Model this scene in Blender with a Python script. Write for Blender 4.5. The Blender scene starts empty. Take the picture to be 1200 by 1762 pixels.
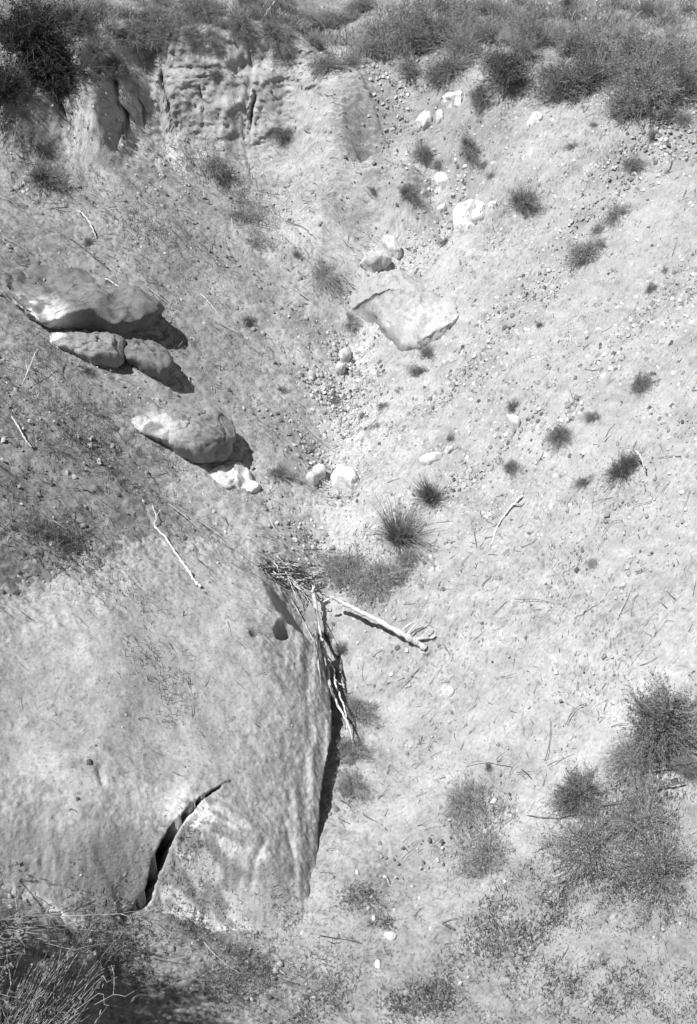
import bpy, math, random
import numpy as np
from mathutils import Vector, Matrix

# ------------------------------------------------------------------ camera, sky, sun, exposure
C = bpy.context.scene.collection
PITCH = math.radians(35.0)
CAMZ = 8.0
F = 881.0 / math.tan(math.radians(24.0))          # focal length in photograph pixels
cam = bpy.data.cameras.new('camera'); cam_o = bpy.data.objects.new('camera', cam); C.objects.link(cam_o)
cam_o.location = (0, 0, CAMZ); cam_o.rotation_euler = (math.radians(90) - PITCH, 0, 0)
cam.sensor_fit = 'VERTICAL'; cam.sensor_height = 36.0; cam.lens = 18.0 / math.tan(math.radians(24.0))
cam.clip_start = 0.05; cam.clip_end = 2000
bpy.context.scene.camera = cam_o

SUN = Vector((0.45, 0.3, -1.0)).normalized()     # direction the light travels
el = math.asin(-SUN.z); az = math.atan2(-SUN.x, -SUN.y)
w = bpy.data.worlds.new('World'); bpy.context.scene.world = w; w.use_nodes = True
nt = w.node_tree; nt.nodes.clear()
sky = nt.nodes.new('ShaderNodeTexSky'); sky.sky_type = 'NISHITA'; sky.sun_disc = False
sky.sun_elevation = el; sky.sun_rotation = az
bw = nt.nodes.new('ShaderNodeRGBToBW'); bg = nt.nodes.new('ShaderNodeBackground'); bg.inputs[1].default_value = 0.05
wo = nt.nodes.new('ShaderNodeOutputWorld')
nt.links.new(sky.outputs[0], bw.inputs[0]); nt.links.new(bw.outputs[0], bg.inputs[0]); nt.links.new(bg.outputs[0], wo.inputs[0])
sl = bpy.data.lights.new('sun', 'SUN'); sl.energy = 5.0; sl.angle = math.radians(0.5); sl.color = (1, 1, 1)
so = bpy.data.objects.new('sun', sl); C.objects.link(so)
so.rotation_euler = (-SUN).to_track_quat('Z', 'Y').to_euler()
vs = bpy.context.scene.view_settings
vs.view_transform = 'Standard'; vs.look = 'None'; vs.exposure = 0.30; vs.gamma = 1

# ------------------------------------------------------------------ numeric helpers
RS = np.random.RandomState(7)
sT, cT = math.sin(PITCH), math.cos(PITCH)
def ray(px, py):
    u = (np.asarray(px, float) - 600) / F; v = (881 - np.asarray(py, float)) / F
    return u, cT + v * sT, -sT + v * cT
def at_z(px, py, z):
    dx, dy, dz = ray(px, py); s = (z - CAMZ) / dz
    return dx * s, dy * s
def depth_of(x, y, z): return y * cT + (CAMZ - z) * sT

def h2(ix, iy, seed):
    with np.errstate(over='ignore'):
        n = (ix.astype(np.int64) * 374761393 + iy.astype(np.int64) * 668265263 + seed * 1442695041) & 0xffffffff
        n = ((n ^ (n >> 13)) * 1274126177) & 0xffffffff
        n = ((n ^ (n >> 16)) * 2246822519) & 0xffffffff
        n = n ^ (n >> 15)
    return n / 4294967295.0
def vnoise(x, y, seed=0):
    ix = np.floor(x); iy = np.floor(y); fx = x - ix; fy = y - iy
    fx = fx * fx * fx * (fx * (fx * 6 - 15) + 10); fy = fy * fy * fy * (fy * (fy * 6 - 15) + 10)
    a = h2(ix, iy, seed); b = h2(ix + 1, iy, seed); c = h2(ix, iy + 1, seed); d = h2(ix + 1, iy + 1, seed)
    return (a + (b - a) * fx + (c - a) * fy + (a - b - c + d) * fx * fy) * 2 - 1
def fbm(x, y, f, oct, seed=0, gain=0.5):
    r = 0; a = 1.0
    for k in range(oct):
        ang = 0.6 + k * 1.1; cx, sx = math.cos(ang), math.sin(ang)
        r = r + a * vnoise((x * cx - y * sx) * f + 17.3 * k, (x * sx + y * cx) * f - 9.1 * k, seed + k); f *= 2.03; a *= gain
    return r
def noise3(p, f, seed, oct=3):
    r = 0; a = 1.0
    for k in range(oct):
        r = r + a * (vnoise(p[:, 0] * f + 31.7 * k, p[:, 1] * f + p[:, 2] * f * 0.37, seed + k)
                     + vnoise(p[:, 1] * f + 3.1, p[:, 2] * f + p[:, 0] * f * 0.41, seed + 50 + k)
                     + vnoise(p[:, 2] * f - 5.2, p[:, 0] * f + p[:, 1] * f * 0.33, seed + 90 + k)) / 1.8
        f *= 2.05; a *= 0.5
    return r
def sstep(a, b, x):
    t = np.clip((x - a) / (b - a), 0, 1); return t * t * (3 - 2 * t)

class RBF:
    def __init__(self, pts, smooth=1e-3):
        P = np.array([(x, y, z) for x, y, z in pts], float); self.P = P; n = len(P)
        d = np.hypot(P[:, None, 0] - P[None, :, 0], P[:, None, 1] - P[None, :, 1])
        K = np.where(d > 1e-9, d * d * np.log(d + 1e-12), 0) + np.eye(n) * smooth
        A = np.zeros((n + 3, n + 3)); A[:n, :n] = K; A[:n, n] = 1; A[:n, n + 1:] = P[:, :2]
        A[n, :n] = 1; A[n + 1:, :n] = P[:, :2].T
        b = np.zeros(n + 3); b[:n] = P[:, 2]; self.w = np.linalg.solve(A, b)
    def __call__(self, x, y):
        x = np.asarray(x, float); y = np.asarray(y, float); n = len(self.P)
        r = self.w[n] + self.w[n + 1] * x + self.w[n + 2] * y
        for i in range(n):
            d2 = (x - self.P[i, 0]) ** 2 + (y - self.P[i, 1]) ** 2
            r = r + self.w[i] * 0.5 * d2 * np.log(d2 + 1e-12)
        return r
def from_px(lst): return [(*at_z(px, py, z), z) for px, py, z in lst]

def poly_sd(x, y, poly, kk=None):
    """signed distance, positive inside; also returns per point value kk of the nearest edge"""
    n = len(poly); best = np.full(x.shape, 1e9); ins = np.zeros(x.shape, bool); kv = np.zeros(x.shape)
    for i in range(n):
        ax, ay = poly[i]; bx, by = poly[(i + 1) % n]
        ex, ey = bx - ax, by - ay; L = ex * ex + ey * ey + 1e-12
        t = np.clip(((x - ax) * ex + (y - ay) * ey) / L, 0, 1)
        d = np.hypot(x - ax - t * ex, y - ay - t * ey)
        m = d < best; best = np.where(m, d, best)
        if kk is not None: kv = np.where(m, kk[i], kv)
        c = ((ay > y) != (by > y)) & (x < (bx - ax) * (y - ay) / ((by - ay) if abs(by - ay) > 1e-9 else 1e-9) + ax)
        ins ^= c
    sd = np.where(ins, best, -best)
    return (sd, kv) if kk is not None else sd
def line_sd(x, y, pts):
    """distance to an open polyline, sign by side (left of travel positive), and the parameter along it"""
    best = np.full(x.shape, 1e9); sg = np.zeros(x.shape); par = np.zeros(x.shape); n = len(pts) - 1
    for i in range(n):
        ax, ay = pts[i]; bx, by = pts[i + 1]; ex, ey = bx - ax, by - ay; L = ex * ex + ey * ey + 1e-12
        t = np.clip(((x - ax) * ex + (y - ay) * ey) / L, 0, 1)
        d = np.hypot(x - ax - t * ex, y - ay - t * ey); m = d < best
        best = np.where(m, d, best); sg = np.where(m, np.sign(ex * (y - ay) - ey * (x - ax)), sg); par = np.where(m, (i + t) / n, par)
    return best, sg, par

# ------------------------------------------------------------------ terrain heights
low_px = [
 (600,1762,.45),(640,1650,.45),(650,1560,.5),(640,1450,.55),(592,1350,.70),(590,1250,.82),(600,1150,.95),(566,1450,.62),(570,1300,.78),(592,1070,1.12),(575,1000,1.36),
 (560,930,1.5),(570,860,1.6),(575,780,1.72),(570,700,1.88),(590,640,2.0),(615,580,2.12),(600,520,2.38),(640,460,2.62),(700,450,2.66),(760,400,2.85),(800,350,3.08),(765,300,3.33),
 (700,245,3.6),(650,200,3.86),(606,152,4.18),(600,232,3.7),(645,272,3.52),(690,300,3.4),(560,250,3.6),
 (1190,200,4.35),(1190,400,3.8),(1190,600,3.3),(1190,800,2.8),(1190,1000,2.3),(1190,1200,2.0),(1190,1400,1.7),(1190,1600,1.4),(1190,1762,1.3),
 (1050,200,4.28),(1050,300,3.92),(1050,500,3.3),(1050,700,2.75),(1050,900,2.25),(1050,1100,1.85),(1050,1300,1.5),(1050,1500,1.3),(1050,1700,1.0),
 (900,160,4.25),(900,250,3.85),(900,400,3.22),(900,600,2.72),(900,800,2.15),(900,1000,1.68),(900,1200,1.28),(900,1400,1.0),(900,1600,.85),(900,1762,.8),
 (780,480,2.85),(750,600,2.33),(750,700,2.12),(700,800,1.82),(750,900,1.68),(720,1000,1.48),(680,1090,1.25),(720,1150,1.05),(700,1200,.9),(750,1300,.8),(720,1400,.68),(750,1600,.58),(650,1250,.74),
 (850,300,3.62),(800,220,3.9),(760,160,4.15),(650,330,3.05),(650,380,2.85),
 (580,195,3.95),(450,228,3.45),(300,240,3.45),(100,255,3.62),(-60,260,3.9),(500,300,3.2),(300,300,3.4),(100,320,3.62),(620,300,3.25),
 (450,400,2.92),(300,400,3.15),(100,400,3.42),(560,400,2.85),(500,500,2.5),(400,500,2.68),(300,500,2.88),(550,600,2.15),(400,600,2.38),(300,600,2.58),
 (150,500,3.12),(15,450,3.45),(15,600,3.15),(150,620,2.86),(500,700,1.97),(400,700,2.1),(300,700,2.38),(150,750,2.6),(15,800,2.75),(450,800,1.8),(350,810,2.0),(480,900,1.6),
 (300,880,1.98),(150,880,2.35),(400,930,1.68),(15,930,2.5),
 (450,1200,.55),(500,1350,.45),(350,1300,.5),(450,1500,.4),(250,1450,.5),(100,1350,1.1),(100,1200,1.5),(300,1150,1.35),(100,1050,2.0),
 (400,1680,.42),(250,1720,.5),(100,1700,.85),(15,1762,.95),(400,1762,.42),(-150,1762,1.35),(-150,1500,1.9),(-150,1100,2.5),(-150,700,3.2),
 (1340,1762,1.7),(1340,1300,2.3),(1340,900,3.0),(1340,500,4.0),
 (700,120,4.28),(850,110,4.4),(1000,100,4.5),(1190,100,4.6),(640,60,4.45),(900,50,4.55),(1190,5,4.72),(640,5,4.6),(900,5,4.65)]
low = from_px(low_px) + [(-1.5,17.5,3.7),(-4,17.5,3.9),(-6,16,4.2),(-1.5,20,4.6),(2,22,4.7),(7,18,4.8),(6.5,12,4.6),(-5.5,12,4.3),(-5,9,3.9),(-4,6.5,3.0),(-6,20,4.8),(5,9,4.0),(5,6,3.2)]
# the big outcrop in the near left
out_px = [
 (15,1000,2.36),(15,1150,2.12),(15,1300,1.85),(15,1450,1.6),(15,1560,1.25),(-150,1000,2.7),(-150,1300,2.2),(-150,1560,1.8),
 (120,960,2.26),(120,1100,2.1),(120,1300,1.78),(100,1450,1.5),(110,1560,1.15),(180,1600,.85),
 (220,950,2.1),(300,950,1.96),(400,960,1.72),(450,985,1.62),(220,1100,1.98),(300,1100,1.83),(400,1060,1.76),(470,1050,1.66),(525,1085,1.52),(552,1150,1.38),(568,1220,1.22),
 (400,1200,1.5),(500,1200,1.38),(500,1300,1.18),(548,1300,1.12),(400,1300,1.32),(300,1220,1.62),(545,1400,.92),(543,1500,.68),(540,1600,.38),(450,1400,1.06),(450,1500,.82),
 (400,1600,.42),(300,1350,1.42),(220,1400,1.48),(200,1500,1.22),(200,1580,.9),(330,1450,1.2),(300,1560,.74),(400,1500,.88),(470,1620,.3)]
Of = RBF(from_px(out_px), 2e-3)
def opz(px, py):
    z = 1.5
    for _ in range(25):
        x, y = at_z(px, py, z); z = 0.5 * z + 0.5 * float(np.clip(Of(x, y), .2, 3))
    return at_z(px, py, z)
ol_px = [(-260,980),(15,985),(120,950),(220,925),(320,915),(400,930),(455,955),(508,992),(534,1042),(549,1095),(566,1150),(572,1190),(571,1235),(556,1300),(550,1350),(545,1450),(542,1530),(540,1600),
         (470,1640),(380,1610),(280,1590),(190,1600),(120,1575),(60,1555),(-60,1545),(-260,1560)]
o_poly = [opz(a, b) for a, b in ol_px]
o_k = [.8]*7 + [2.5, 5, 12] + [22]*7 + [2,.9,.9,.9,.9,1.2,1.2,1.2,.8,.8]
low += [(q[0], q[1], float(Of(*q))) for q, kk_ in zip(o_poly, o_k) if kk_ < 2.2]
Lf = RBF(low)
plat = from_px([(20,80,4.85),(250,50,4.8),(400,52,4.75),(560,78,4.6),(600,130,4.28),(640,60,4.45),(900,50,4.55),(640,5,4.6),(20,5,4.95),(300,5,4.85),(1190,5,4.72),(-200,80,4.9)])
Pf = RBF(plat + [(0,24,4.8),(-7,20,5.0)])
rim_px = [(-400,150),(-60,95),(20,120),(95,95),(150,110),(190,80),(250,58),(330,66),(420,60),(500,72),(560,80),(585,118),(612,158)]
rim = [at_z(a, b, 4.77 if a < 480 else 4.6 if a < 590 else 4.35) for a, b in rim_px]
rim_poly = rim + [at_z(640, 60, 4.45), (1.0, 24), (1.0, 60), (-30, 60), (-30, rim[0][1])]

GX0, GX1, GY0, GY1, GS = -8.0, 8.0, -1.0, 26.0, 0.03
gx = np.arange(GX0, GX1, GS); gy = np.arange(GY0, GY1, GS)
XX, YY = np.meshgrid(gx, gy)
def smooth_field(fn):                              # evaluate on a coarse lattice and interpolate
    k = 4; cx = gx[::k]; cy = gy[::k]; A, B = np.meshgrid(cx, cy); Z = fn(A, B)
    fxi = np.clip((XX - cx[0]) / (GS * k), 0, len(cx) - 1.001); fyi = np.clip((YY - cy[0]) / (GS * k), 0, len(cy) - 1.001)
    i = fxi.astype(int); j = fyi.astype(int); a = fxi - i; b = fyi - j
    return Z[j, i] * (1-a) * (1-b) + Z[j, i+1] * a * (1-b) + Z[j+1, i] * (1-a) * b + Z[j+1, i+1] * a * b
wash = [at_z(a, b, z) for a, b, z in [(592,1070,1.12),(575,1000,1.36),(565,930,1.5),(575,860,1.6),(578,780,1.72),(575,700,1.88),(595,640,2.0),(618,590,2.1),(625,545,2.25),(625,470,2.6),(700,452,2.66),(760,400,2.85),(800,350,3.08),(765,300,3.33),(735,262,3.5)]]
def macro(Lv):
    nz = fbm(XX, YY, 0.9, 2, 3) * 0.05 + fbm(XX, YY, 3.1, 3, 11) * 0.022
    dw, _, _ = line_sd(XX, YY, wash); z = Lv + nz - .17 * np.exp(-(dw / .30) ** 2) + .05 * np.exp(-((dw - .75) / .4) ** 2)
    # bank behind and beside
    bank = 6.35 - np.clip(YY - 0.7, 0, 9) * 2.05
    w_side = sstep(5.0, 8.0, np.abs(XX)); z = z * (1 - w_side) + (4.75 + 0.12 * fbm(XX, YY, .5, 2, 5)) * w_side
    w_far = sstep(19.0, 24.0, YY); z = z * (1 - w_far) + (4.75 + 0.03 * (YY - 20)) * w_far
    z = np.maximum(z, np.minimum(bank, 6.35) + 0.03 * fbm(XX, YY, 2, 3, 8))
    return z
Lg = macro(smooth_field(Lf))
scarp = [at_z(a, b, z) for a, b, z in [(592,148,4.15),(622,178,3.95),(668,222,3.75),(712,262,3.55),(752,292,3.4)]]
dsc, ssc, psc = line_sd(XX, YY, scarp)      # low scarp that carries the edge of the wall on down the left bank
Lg = Lg + .09 * np.exp(-(dsc / .45) ** 2) * sstep(-.02, .05, -dsc * ssc) * np.sin(np.clip(psc, 0, 1) * math.pi)
Pg = smooth_field(Pf) + fbm(XX, YY, 1.3, 3, 21) * 0.05
w_far = sstep(19.0, 24.0, YY); Pg = Pg * (1 - w_far) + (4.75 + 0.03 * (YY - 20)) * w_far
w_side = sstep(5.0, 8.0, np.abs(XX)); Pg = Pg * (1 - w_side) + 4.8 * w_side
sdr = poly_sd(XX, YY, rim_poly)
flute = fbm(XX, YY * 0.25, 1.9, 3, 31) * 0.06 + fbm(XX, YY * 0.2, 7, 2, 35) * 0.012
crev = 0
for cx_, wd in ((-3.62, .04), (-3.0, .045), (-2.28, .022), (-1.25, .02)):   # vertical clefts worn into the wall
    crev = crev + np.exp(-((XX - cx_ - 0.05 * np.sin(YY * 9)) / wd) ** 2) * 0.24
sdw = sdr + flute * sstep(0.9, -0.3, XX) - .25 * crev
face = .35 * sstep(-0.75, 0.0, sdw) + .65 * sstep(-0.28, 0.14, sdw)
ledge = (0.72 * face + 0.28 * sstep(0.10, 0.34, sdw)) * sstep(.5, -1.1, XX)
Tg = Lg + np.maximum(Pg - Lg, 0) * ledge * (YY > 10)

def sampler(G):
    def f(x, y):
        x = np.asarray(x, float); y = np.asarray(y, float)
        a = np.clip((x - GX0) / GS, 0, len(gx) - 1.001); b = np.clip((y - GY0) / GS, 0, len(gy) - 1.001)
        i = a.astype(int); j = b.astype(int); a = a - i; b = b - j
        return G[j, i] * (1-a) * (1-b) + G[j, i+1] * a * (1-b) + G[j+1, i] * (1-a) * b + G[j+1, i+1] * a * b
    return f
T = sampler(Tg)

crack = [opz(a, b) for a, b in [(382,1350),(345,1368),(310,1395),(280,1425),(255,1455),(242,1490),(215,1512),(196,1535)]]
def outcrop_z(x, y, groove=True):
    o = Of(x, y)
    sd, k = poly_sd(x, y, o_poly, o_k)
    d_s, _, _ = line_sd(x, y, o_poly[-9:] + o_poly[:9]); d_h, _, _ = line_sd(x, y, o_poly[9:18]); hard = sstep(-.35, .25, d_s - d_h)
    z = o - hard * ((.06 + .20 * sstep(7.9, 6.9, y)) * np.clip(1 - sd / 0.62, 0, 1) ** 2.2) + .10 * sstep(.1, .9, sd) * 0 
    tb = T(x, y); ds = np.where(sd > 0, d_s, 0); z = np.where(sd > 0, tb + (z - tb) * sstep(-.02, .38, ds) - .012 * sstep(.06, 0, ds), np.where(hard < .5, tb - .012, z)); z = np.where(sd < 0, z + sd * k, z)
    d, sg, par = line_sd(x + .007 * vnoise(x * 22, y * 22, 401) + .003 * vnoise(x * 60, y * 60, 402), y + .006 * vnoise(x * 24, y * 24, 403), crack)
    env = np.clip(np.minimum(par * 3, 1), 0, 1) * sstep(1.0, .93, par)
    lip = -0.11 * np.clip(1 - d / .38, 0, 1) ** 2 * env
    drop = (0.13 - .09 * np.exp(-((d - .32) / .22) ** 2)) * np.exp(-(d / .7) ** 4) * env * sstep(0.0, 0.015, d) + .0 * d
    z = z + np.where(sg > 0, -drop, lip * 0.8) 
    gw = .010 + .026 * np.sin(np.clip(par * 1.1, 0, 1) * math.pi) ** 1.5
    z = z - .75 * groove * (env > .02) * np.minimum(env * 2, 1) * (sstep(-.004, .006, d * sg) - sstep(gw - .004, gw + .008, d * sg)) * (sg > 0)
    for (a, b, rx, ry, dp, rot) in ((486,1076,.045,.10,.55,-.3),(452,1088,.10,.014,.12,.1),(436,1090,.03,.03,.06,0)):
        cx, cy = opz(a, b); u = (x-cx)*math.cos(rot)+(y-cy)*math.sin(rot); v = -(x-cx)*math.sin(rot)+(y-cy)*math.cos(rot)
        z = z - dp * np.exp(-((u/rx)**2 + (v/ry)**2) ** 2)
    # fine skin: gentle dents, thin runnels down the right shoulder, bedding on the pale face
    pit = fbm(x, y, 7, 3, 77, .6); z = z - .006 * sstep(.6, .95, pit) + fbm(x, y, 2.3, 3, 61) * 0.026 + fbm(x + .35*y, y * 0.35, 9, 3, 65) * 0.003 + fbm(x, y, 40, 2, 68) * 0.0014
    run = sstep(.45, .05, sd) * hard
    z = z - run * 0.028 * np.clip(fbm(x * 1.0, y * 0.16, 16, 2, 70), -1, 1)
    # short downhill scars like the ones worn into the flank
    for (a, b, c, d_, dp) in ((455,1440,430,1500,.035),(490,1395,505,1450,.03),(170,1320,176,1345,.04)):
        dd, _, _ = line_sd(x, y, [opz(a, b), opz(c, d_)]); z = z - dp * np.exp(-(dd / .022) ** 2)
    return z
O_G = np.full(XX.shape, -9.0)
mo = (XX > -4.2) & (XX < .3) & (YY > 3.5) & (YY < 9.5)
O_G[mo] = outcrop_z(XX[mo], YY[mo])
SURF = np.maximum(Tg, O_G); S = sampler(SURF)
def hit(px, py, off=0.0):
    """first point of the ground along the view ray through a photograph pixel"""
    dx, dy, dz = ray(px, py)
    s = np.arange(4.5, 40, 0.01); x = dx*s; y = dy*s; z = CAMZ + dz*s
    m = z < S(x, y) + off
    i = int(np.argmax(m)) if m.any() else len(s) - 1
    return float(x[i]), float(y[i]), float(z[i])
def scale_at(p): return depth_of(*p) / F           # metres per photograph pixel at a point

# ------------------------------------------------------------------ mesh / object helpers
def np_mesh(name, V, faces, mat=None, smooth=True, tone=None):
    """faces: (n,3) or (n,4) int array, or a list of such arrays"""
    me = bpy.data.meshes.new(name)
    if not isinstance(faces, (list, tuple)): faces = [faces]
    faces = [np.asarray(f) for f in faces if len(f)]
    loops = np.concatenate([f.ravel() for f in faces]).astype(np.int32)
    tot = np.concatenate([np.full(len(f), f.shape[1]) for f in faces]).astype(np.int32)
    st = np.concatenate([[0], np.cumsum(tot)[:-1]]).astype(np.int32)
    me.vertices.add(len(V)); me.vertices.foreach_set('co', np.asarray(V, np.float32).ravel())
    me.loops.add(len(loops)); me.loops.foreach_set('vertex_index', loops)
    me.polygons.add(len(tot)); me.polygons.foreach_set('loop_start', st); me.polygons.foreach_set('loop_total', tot)
    if smooth: me.polygons.foreach_set('use_smooth', np.ones(len(tot), bool))
    if tone is not None:
        at = me.attributes.new('tone', 'FLOAT', 'POINT'); at.data.foreach_set('value', np.asarray(tone, np.float32))
    me.update(calc_edges=True)
    if mat: me.materials.append(mat)
    return me
def link(name, me, parent=None, loc=(0, 0, 0)):
    o = bpy.data.objects.new(name, me); C.objects.link(o); o.location = loc
    if parent: o.parent = parent
    return o
def tag(o, label=None, cat=None, group=None, kind=None):
    if label: o['label'] = label
    if cat: o['category'] = cat
    if group: o['group'] = group
    if kind: o['kind'] = kind
    return o
def grid_faces(nr, nc, wrap=False):
    r = np.arange(nr - 1)[:, None]; c = np.arange(nc if wrap else nc - 1)[None, :]; c2 = (c + 1) % nc
    return np.stack([r*nc + c, r*nc + c2, (r+1)*nc + c2, (r+1)*nc + c], -1).reshape(-1, 4)

# ------------------------------------------------------------------ materials (all neutral: a black-and-white world)
def mat_attr(name, rough=0.95, fine=55, amp=0.25, bump=0.5, bdist=0.006, speck=0.0, spec=0.1):
    m = bpy.data.materials.new(name); m.use_nodes = True; n = m.node_tree.nodes; l = m.node_tree.links
    b = n['Principled BSDF']; b.inputs['Roughness'].default_value = rough
    b.inputs['Specular IOR Level'].default_value = spec
    a = n.new('ShaderNodeAttribute'); a.attribute_name = 'tone'
    g = n.new('ShaderNodeNewGeometry')
    t1 = n.new('ShaderNodeTexNoise'); t1.inputs['Scale'].default_value = fine; t1.inputs['Detail'].default_value = 5; t1.inputs['Roughness'].default_value = .7
    l.new(g.outputs['Position'], t1.inputs['Vector'])
    mr = n.new('ShaderNodeMapRange'); mr.inputs[1].default_value = .3; mr.inputs[2].default_value = .7; mr.inputs[3].default_value = 1 - amp; mr.inputs[4].default_value = 1 + amp
    l.new(t1.outputs[0], mr.inputs[0])
    mu = n.new('ShaderNodeMath'); mu.operation = 'MULTIPLY'; l.new(a.outputs['Fac'], mu.inputs[0]); l.new(mr.outputs[0], mu.inputs[1])
    out = mu
    if speck:
        v = n.new('ShaderNodeTexVoronoi'); v.inputs['Scale'].default_value = fine * 1.1; l.new(g.outputs['Position'], v.inputs['Vector'])
        r2 = n.new('ShaderNodeMapRange'); r2.inputs[1].default_value = .10; r2.inputs[2].default_value = .26; r2.inputs[3].default_value = 1 - speck; r2.inputs[4].default_value = 1
        l.new(v.outputs['Distance'], r2.inputs[0])
        m2 = n.new('ShaderNodeMath'); m2.operation = 'MULTIPLY'; l.new(mu.outputs[0], m2.inputs[0]); l.new(r2.outputs[0], m2.inputs[1]); out = m2
    l.new(out.outputs[0], b.inputs['Base Color'])
    t2 = n.new('ShaderNodeTexNoise'); t2.inputs['Scale'].default_value = fine * 0.8; t2.inputs['Detail'].default_value = 4; t2.inputs['Roughness'].default_value = .65
    l.new(g.outputs['Position'], t2.inputs['Vector'])
    bp = n.new('ShaderNodeBump'); bp.inputs['Strength'].default_value = bump; bp.inputs['Distance'].default_value = bdist
    l.new(t2.outputs[0], bp.inputs['Height']); l.new(bp.outputs[0], b.inputs['Normal'])
    return m
def mat_plain(name, lo, hi, scale=30, rough=.9):
    m = bpy.data.materials.new(name); m.use_nodes = True; n = m.node_tree.nodes; l = m.node_tree.links
    b = n['Principled BSDF']; b.inputs['Roughness'].default_value = rough; b.inputs['Specular IOR Level'].default_value = .15
    g = n.new('ShaderNodeNewGeometry'); t = n.new('ShaderNodeTexNoise'); t.inputs['Scale'].default_value = scale; t.inputs['Detail'].default_value = 3
    l.new(g.outputs['Position'], t.inputs['Vector'])
    mr = n.new('ShaderNodeMapRange'); mr.inputs[1].default_value = .32; mr.inputs[2].default_value = .68; mr.inputs[3].default_value = lo; mr.inputs[4].default_value = hi
    l.new(t.outputs[0], mr.inputs[0]); l.new(mr.outputs[0], b.inputs['Base Color'])
    return m
M_soil = mat_attr('soil', fine=45, amp=.22, bump=.7, bdist=.010, speck=.0)
M_rock = mat_attr('sandstone', fine=42, amp=.20, bump=.8, bdist=.010)
M_peb = mat_attr('pebble', fine=40, amp=.15, bump=.2)
M_twig = mat_attr('dry_stem', fine=60, amp=.25, bump=.1)
M_wood = mat_plain('bleached_wood', .45, .72, 45)
M_bark = mat_plain('dark_bark', .07, .2, 45)
M_leafy = mat_attr('foliage', fine=20, amp=.25, bump=0, rough=.8)
M_leaf_d = mat_plain('dark_foliage', .09, .24, 14)
M_leaf_m = mat_plain('grey_foliage', .17, .40, 16)
M_leaf_l = mat_plain('straw_foliage', .3, .62, 16)
M_stem = mat_plain('shrub_stem', .22, .5, 30)

# ------------------------------------------------------------------ ground sheet
tone_px = [  # ground tone values set at places in the gully
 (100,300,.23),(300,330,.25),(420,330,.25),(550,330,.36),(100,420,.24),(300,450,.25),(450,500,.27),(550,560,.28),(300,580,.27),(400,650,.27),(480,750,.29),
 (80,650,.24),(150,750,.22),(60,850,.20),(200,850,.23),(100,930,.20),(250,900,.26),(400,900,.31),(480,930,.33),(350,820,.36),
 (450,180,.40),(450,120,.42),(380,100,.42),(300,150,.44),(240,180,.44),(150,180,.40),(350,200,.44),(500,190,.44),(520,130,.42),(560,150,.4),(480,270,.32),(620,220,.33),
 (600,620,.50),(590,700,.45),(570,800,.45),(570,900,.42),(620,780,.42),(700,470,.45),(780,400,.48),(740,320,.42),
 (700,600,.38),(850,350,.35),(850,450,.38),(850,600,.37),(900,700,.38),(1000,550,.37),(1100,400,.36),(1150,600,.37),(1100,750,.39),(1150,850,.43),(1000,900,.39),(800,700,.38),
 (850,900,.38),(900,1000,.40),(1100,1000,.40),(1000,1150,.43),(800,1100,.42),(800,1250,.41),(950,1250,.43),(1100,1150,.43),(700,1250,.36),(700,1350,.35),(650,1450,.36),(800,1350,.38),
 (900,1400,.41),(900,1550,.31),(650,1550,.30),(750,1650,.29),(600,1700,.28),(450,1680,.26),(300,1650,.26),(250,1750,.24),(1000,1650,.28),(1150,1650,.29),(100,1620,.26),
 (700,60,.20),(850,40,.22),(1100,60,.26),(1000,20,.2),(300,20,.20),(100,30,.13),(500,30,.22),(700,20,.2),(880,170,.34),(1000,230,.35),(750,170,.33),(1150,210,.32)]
soil_cracks = [[(1176,1530),(1165,1560),(1150,1590),(1138,1605)],[(1048,1570),(1043,1590)],[(1057,1592),(1068,1608)],[(1092,1594),(1096,1610)],[(1083,1616),(1074,1640)],
 [(1036,1640),(1040,1662)],[(1016,1650),(1020,1664)],[(985,1650),(972,1680)],[(984,1690),(988,1718)],[(1034,1715),(1022,1730)],[(760,1588),(785,1600)],
 [(30,1640),(45,1670),(40,1690)],[(95,1650),(110,1680)],[(250,870),(262,905)],[(390,1555),(400,1580)]]
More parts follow.
